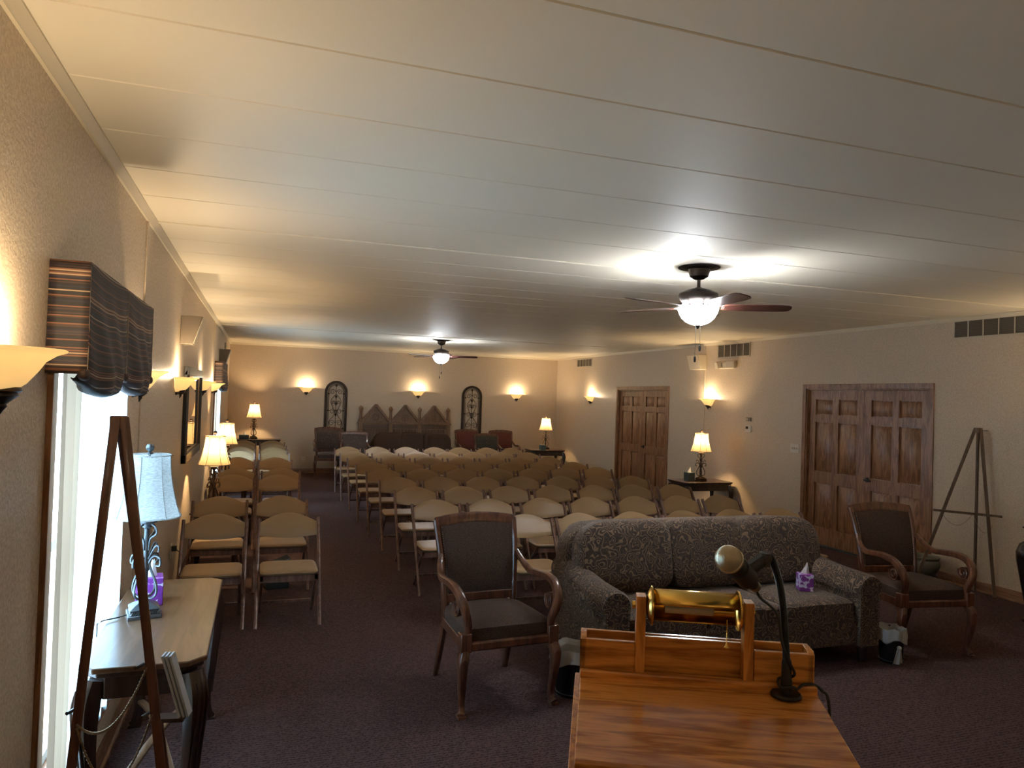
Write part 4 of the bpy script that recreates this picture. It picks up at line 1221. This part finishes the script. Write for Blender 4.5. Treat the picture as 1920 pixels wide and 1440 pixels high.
# ================================================================== LECTERN WITH LAMP AND MICROPHONE
BX, BY, BZ = 1.383, 1.536, 1.18
HD = radians(26)
Lc = thing('lectern', (BX, BY, 0), -HD, 'honey oak lectern with a shelf box, at the front of the picture', 'lectern')
# local: x right, y away from the speaker, slanted top from y=0 (back) to y=-.335
sl = sin(radians(5.5)); DW = .525; DD = .345
def topz(y): return BZ + y * math.tan(radians(5.5))
mb = MB().prism([(0, topz(0)), (-DD, topz(-DD)), (-DD, topz(-DD) - .022), (0, topz(0) - .022)], 'x', 0, DW)
mb.build('slanted_top', M['lect'], Lc, .003)
mb = MB().prism([(-DD - .012, topz(-DD) - .03), (-DD, topz(-DD) - .03), (-DD, topz(-DD) + .004), (-DD - .004, topz(-DD) + .008), (-DD - .012, topz(-DD) + .004)], 'x', 0, DW)
mb.build('front_lip', M['lect'], Lc, .002)
mb = MB()
for x0, x1 in ((-.012, .004), (DW - .02, DW - .004)):
    mb.prism([(.085, .02), (.085, BZ - .03), (0, BZ - .024), (-DD + .01, topz(-DD) - .026), (-DD + .01, .02)], 'x', x0, x1)
mb.build('side_panel', M['lectz'], Lc, .002)
MB().bb(.004, DW - .02, .065, .083, .02, BZ - .02).build('front_panel', M['lectz'], Lc, .002)
MB().bb(-.02, DW + .01, -DD + .0, .10, 0, .06).build('plinth', M['lect'], Lc, .004)
MB().bb(.004, DW - .02, -DD + .03, .06, .62, .64).build('shelf', M['lect'], Lc, .002)
# document box behind the slanted top
zt = BZ + .086
mb = MB()
mb.bb(0, .126, 0, .012, BZ - .03, zt - .006); mb.bb(.39, DW - .006, 0, .012, BZ - .03, zt - .006)
mb.bb(0, DW - .006, .050, .060, BZ - .03, zt)
mb.prism([(0, BZ - .03), (.060, BZ - .03), (.060, zt), (.012, zt), (0, zt - .006)], 'x', 0, .014)
mb.prism([(0, BZ - .03), (.060, BZ - .03), (.060, zt), (.012, zt - .0), (0, zt - .006)], 'x', DW - .018, DW - .004)
mb.bb(0, DW - .006, 0, .060, BZ - .04, BZ - .028)
mb.build('document_box', M['lect'], Lc, .0015)
mb = MB().bb(.148, .366, .030, .040, BZ - .03, zt); mb.bb(.148, .366, .0, .012, BZ - .0, BZ + .012)
mb.build('recessed_panel', M['lect'], Lc, .001)
MB().bb(0, DW, -.016, 0, topz(-.01) - .004, BZ + .014).build('page_rail', M['lect'], Lc, .004)
for x in (.136, .377):
    MB().bb(x - .011, x + .011, -.004, .034, BZ - .0, BZ + .186).build('lamp_post', M['lectz'], Lc, .0015)

BL = thing('reading_lamp', (0, 0, 0), 0, 'brass tube reading lamp between the lectern posts', 'reading lamp')
BL.location = (BX, BY, 0); BL.rotation_euler = (0, 0, -HD)
cz, cyy, r0 = BZ + .163, .014, .038
sh = MB()
def cylsh(u, v):
    a = radians(-75) + radians(238) * v
    return (.163 + .190 * u, cyy + r0 * cos(a), cz + r0 * sin(a))
sh.grid(cylsh, 2, 22); sh.build('brass_shade', M['brass'], BL, solid=.0012)
for x, s_ in ((.163, -1), (.353, 1)):
    mb = MB(); pr = [(r0 + .006, 0), (r0 + .006, .004), (r0 + .001, .005), (r0 - .004, .009), (.018, .014), (0, .015)]
    for i, (rr_, dd) in enumerate(pr): pass
    n = 24; vs = []; fs = []
    for rr_, dd in pr:
        for j in range(n): vs.append((x + s_ * dd, cyy + rr_ * cos(2 * pi * j / n), cz + rr_ * sin(2 * pi * j / n)))
    for i in range(len(pr) - 1):
        for j in range(n): fs.append((i * n + j, i * n + (j + 1) % n, (i + 1) * n + (j + 1) % n, (i + 1) * n + j))
    mb.add(vs, fs); mb.build('end_cap', M['brass'], BL, solid=.001)
mb = MB(); mb.cyl((.176 - .055, .012, cz), (.147, .012, cz), .0045, n=10); mb.cyl((.37, .012, cz), (.392, .012, cz), .0045, n=10)
mb.cyl((.116, .012, cz), (.124, .012, cz), .009, n=12); mb.build('pivot_knob', M['brass'], BL)
mb = MB().cyl((.30, cyy, cz - .004), (.345, cyy, cz - .004), .012, n=12); mb.build('lamp_socket', M['brass'], BL)
mb = MB().cyl((.19, cyy, cz - .004), (.30, cyy, cz - .004), .011, n=12); mb.build('tube_lamp', M['ivory'], BL)
mb = MB(); pz = cz - .018
for k in range(16): mb.pillow((.328, -.004, pz - .0034 * k), (.0034, .0034, .0034), 1, n=6, m=4)
mb.lathe([(0, 0), (.005, .002), (.006, .006), (.003, .010), (.002, .014)], (.328, -.004, pz - .066), 10)
mb.build('pull_chain', M['brass'], BL)

# microphone stand and microphone
ux, uy = Vector((cos(HD), -sin(HD), 0)), Vector((sin(HD), cos(HD), 0))
def lw(u, v, z): return Vector((BX, BY, 0)) + ux * u + uy * v + Vector((0, 0, z))
base_z = topz(-.03) + .0005
MS = thing('microphone_stand', lw(.452, -.034, base_z), -HD, 'black gooseneck microphone stand on the right of the lectern', 'microphone stand')
mb = MB().lathe([(0, 0), (.032, 0), (.033, .004), (.030, .008), (.014, .010), (.0135, .016), (0, .016)], n=32); mb.build('base', M['blk'], MS)
MB().lathe([(.0125, .01), (.0125, .035), (.011, .04), (.0105, .075), (.0085, .08), (0, .08)], n=18).build('collar', M['blk'], MS)
gp = smooth_path([(0, 0, .07), (-.004, .004, .13), (-.008, .008, .19), (-.016, .012, .24), (-.026, .014, .275), (-.036, .012, .296), (-.048, .006, .303)], 8)
mb = MB(); mb.tube(gp, .0072, 10)
for k in range(0, len(gp) - 1):
    for h_ in (0, .33, .66):
        c0 = gp[k].lerp(gp[k + 1], h_); c1 = gp[k].lerp(gp[k + 1], min(h_ + .12, 1)); mb.cyl(c0, c1, .0084, n=10)
mb.build('gooseneck', M['blk'], MS)
mb = MB().box((-.052, .0, .296), (.020, .026, .03)); mb.cyl((-.05, -.016, .30), (-.05, .016, .30), .011, n=14); mb.build('swivel', M['rubber'], MS, .002)
head = Vector((1.591, 1.272, 1.493)); tail = Vector((1.741, 1.36, 1.393)); ax = (head - tail).normalized()
tail = head - ax * .165
MC = thing('microphone', tuple(head), 0, 'handheld microphone with a gold mesh ball, clipped over the lectern', 'microphone')
def rel(v): return tuple(Vector(v) - head)
def alathe(prof, n=24):
    sd = ax.cross(Vector((0, 0, 1))).normalized(); up_ = sd.cross(ax); vs = []; fs = []
    for rr_, t in prof:
        for j in range(n):
            a = 2 * pi * j / n; vs.append(ax * t + sd * rr_ * cos(a) + up_ * rr_ * sin(a))
    for i in range(len(prof) - 1):
        for j in range(n): fs.append((i * n + j, i * n + (j + 1) % n, (i + 1) * n + (j + 1) % n, (i + 1) * n + j))
    return MB().add(vs, fs)
ball = alathe([(.0275 * cos(a), .0275 * sin(a) * (.95 if a > 0 else 1)) for a in [pi / 2 - pi / 2 * 1.45 * i / 14 for i in range(15)]] , 32)
ball.build('grille_ball', M['meshdark'], MC)
mb = MB(); sd = ax.cross(Vector((0, 0, 1))).normalized(); up_ = sd.cross(ax)
for k in range(0, 18):
    a = pi * .5 * k / 18.5
    for A_, B_ in ((sd, up_), (up_, sd)):
        for q in ((-1, 1) if k else (1,)):
            off = q * .0272 * sin(a); r__ = .0278 * cos(a)
            pts = [A_ * off + B_ * (r__ * cos(t)) + ax * (r__ * sin(t)) for t in [pi * i / 20 for i in range(21)]]
            mb.tube(pts, .0006, 4)
mb.build('grille_wires', M['mesh'], MC)
alathe([(.0275, -.001), (.0290, -.002), (.0290, -.008), (.0270, -.009)]).build('grille_ring', M['mesh'], MC)
alathe([(.026, -.008), (.024, -.022), (.0215, -.035), (.019, -.06), (.017, -.10), (.0135, -.145), (.013, -.150), (0, -.150)]).build('body', M['rubber'], MC)
alathe([(.0125, -.148), (.0125, -.168), (.009, -.172), (0, -.172)]).build('connector', M['gold'], MC)
alathe([(.0235, -.055), (.0235, -.115), (.0185, -.115), (.0185, -.055), (.0235, -.055)]).build('clip', M['rubber'], MC)
MB().sweep([rel(head - ax * .085), rel(lw(.405, -.03, BZ + .298))], .020, .028, (0, 0, 1), 8).build('clip_arm', M['rubber'], MC)
cb = [head - ax * .172, head - ax * .20 + Vector((0, 0, -.012)), lw(.425, -.045, 1.36), lw(.437, -.048, 1.30), lw(.452, -.05, 1.26), lw(.468, -.036, 1.225), lw(.44, -.02, 1.21), lw(.438, -.045, 1.20), lw(.462, -.055, 1.205), lw(.475, -.035, 1.195), lw(.50, -.01, 1.198), lw(.535, .0, 1.185), lw(.55, -.02, 1.12), lw(.548, -.03, .7), lw(.552, 0, .05), lw(.60, .1, .006)]
tag(MB().tube(smooth_path(cb, 7), .0032, 8).build('microphone_cable', M['rubber']), 'black cable winding down the gooseneck stand', 'cable')

# ================================================================== BINS, POTS, SMALL THINGS
def liner(root, r_, h, out=.02, m='liner'):
    def fn(u, v):
        a = 2 * pi * u; rr_ = r_ + .010 + out * .7 * v + (.003 + .004 * v) * sin(9 * a) + .002 * sin(23 * a + 5 * v)
        return (rr_ * cos(a), rr_ * sin(a), h + .022 + .006 * sin(5 * a) * (1 - v) - .085 * v * (1 + .2 * sin(4 * a)))
    def fi(u, v):
        a = 2 * pi * u; rr_ = r_ + .010 + .003 * sin(9 * a) * (1 - v) + .002 * sin(23 * a) * (1 - v) - .028 * min(v * 5, 1) - .02 * v
        return (rr_ * cos(a), rr_ * sin(a), h + .022 + .006 * sin(5 * a) * (1 - v) - .14 * v)
    MB().grid(fn, 60, 8).grid(fi, 60, 5).build('bag_liner', M[m], root, solid=.0015)
B1 = thing('wastebasket', (2.545, 4.12, 0), 0, 'black wastebasket with a white bag, between armchair and lectern', 'wastebasket', 'wastebaskets')
MB().lathe([(.095, 0), (.10, .01), (.118, .27), (.122, .275), (.115, .27), (.095, .02), (0, .02)], n=32).build('bin_body', M['urn'], B1)
MB().tube([(.101 * cos(2 * pi * i / 32), .101 * sin(2 * pi * i / 32), .022) for i in range(32)], .003, 6, closed=True).build('base_ring', M['silver'], B1)
liner(B1, .118, .27)
B2 = thing('wastebasket', (5.025, 4.05, 0), 0, 'small black wastebasket with a knotted clear bag at the sofa end', 'wastebasket', 'wastebaskets')
MB().lathe([(.072, 0), (.076, .01), (.088, .23), (.091, .235), (.085, .23), (.07, .02), (0, .02)], n=28).build('bin_body', M['urn'], B2)
MB().tube([(.078 * cos(2 * pi * i / 32), .078 * sin(2 * pi * i / 32), .02) for i in range(32)], .003, 6, closed=True).build('base_ring', M['silver'], B2)
liner(B2, .088, .225, .008)
mb = MB()
mb.pillow((-.035, -.105, .13), (.03, .03, .03), .9, n=12, m=8)
mb.grid(lambda u, v: (-.035 + (.02 + .03 * v) * (u - .5) * 2 - .015 * v, -.108 - .01 * sin(9 * u + 3), .12 - .10 * v), 14, 8)
mb.build('bag_knot', M['liner'], B2)
PT = thing('planter_bowl', (7.40, 5.86, 0), 0, 'mottled round planter with a rim on a low stand behind the easel', 'planter')
MB().lathe([(.08, .08), (.12, .10), (.155, .16), (.16, .20), (.145, .235), (.152, .25), (.16, .262), (.15, .27), (.132, .255), (.125, .23), (0, .2)], n=36).build('bowl', M['pot'], PT)
mb = MB().lathe([(.12, .055), (.125, .08), (0, .08)], n=24)
for k in range(4):
    a = pi / 4 + k * pi / 2; mb.sweep([(.10 * cos(a), .10 * sin(a), .07), (.15 * cos(a), .15 * sin(a), .04), (.15 * cos(a), .15 * sin(a), 0)], .02, .016)
mb.build('stand', M['darkwood'], PT)
VS = thing('floor_urn', (7.10, 4.47, 0), 0, 'glossy dark floor urn at the right edge of the picture', 'urn')
MB().lathe([(.09, 0), (.095, .02), (.07, .05), (.08, .15), (.115, .35), (.145, .52), (.15, .60), (.125, .67), (.085, .70), (.075, .715), (.095, .73), (.08, .73), (.065, .71), (0, .6)], n=32).build('vase_body', M['urn'], VS)
mb = MB()
for k in range(9):
    a = k * 2.4; l = .06 + .03 * (k % 3)
    mb.tube(smooth_path([(.02 * cos(a), .02 * sin(a), .68), (.03 * cos(a), .03 * sin(a), .76), (l * cos(a), l * sin(a), .80 + .02 * (k % 2))], 4), .003, 5)
    mb.pillow((l * cos(a), l * sin(a), .80 + .02 * (k % 2)), (.04, .02, .015), .8, n=8, m=5)
mb.build('dark_twigs', M['urn'], VS)
BG = thing('floor_box', (.86, 7.02, 0), radians(8), 'dark box with a pale lid on the floor in the left chair block', 'box')
MB().bb(-.10, .10, -.08, .08, 0, .20).build('box_body', M['dteal'], BG, .004)
MB().box((.0, -.01, .235), (.22, .17, .012), ry=-.35).build('lid', M['teal'], BG, .002)
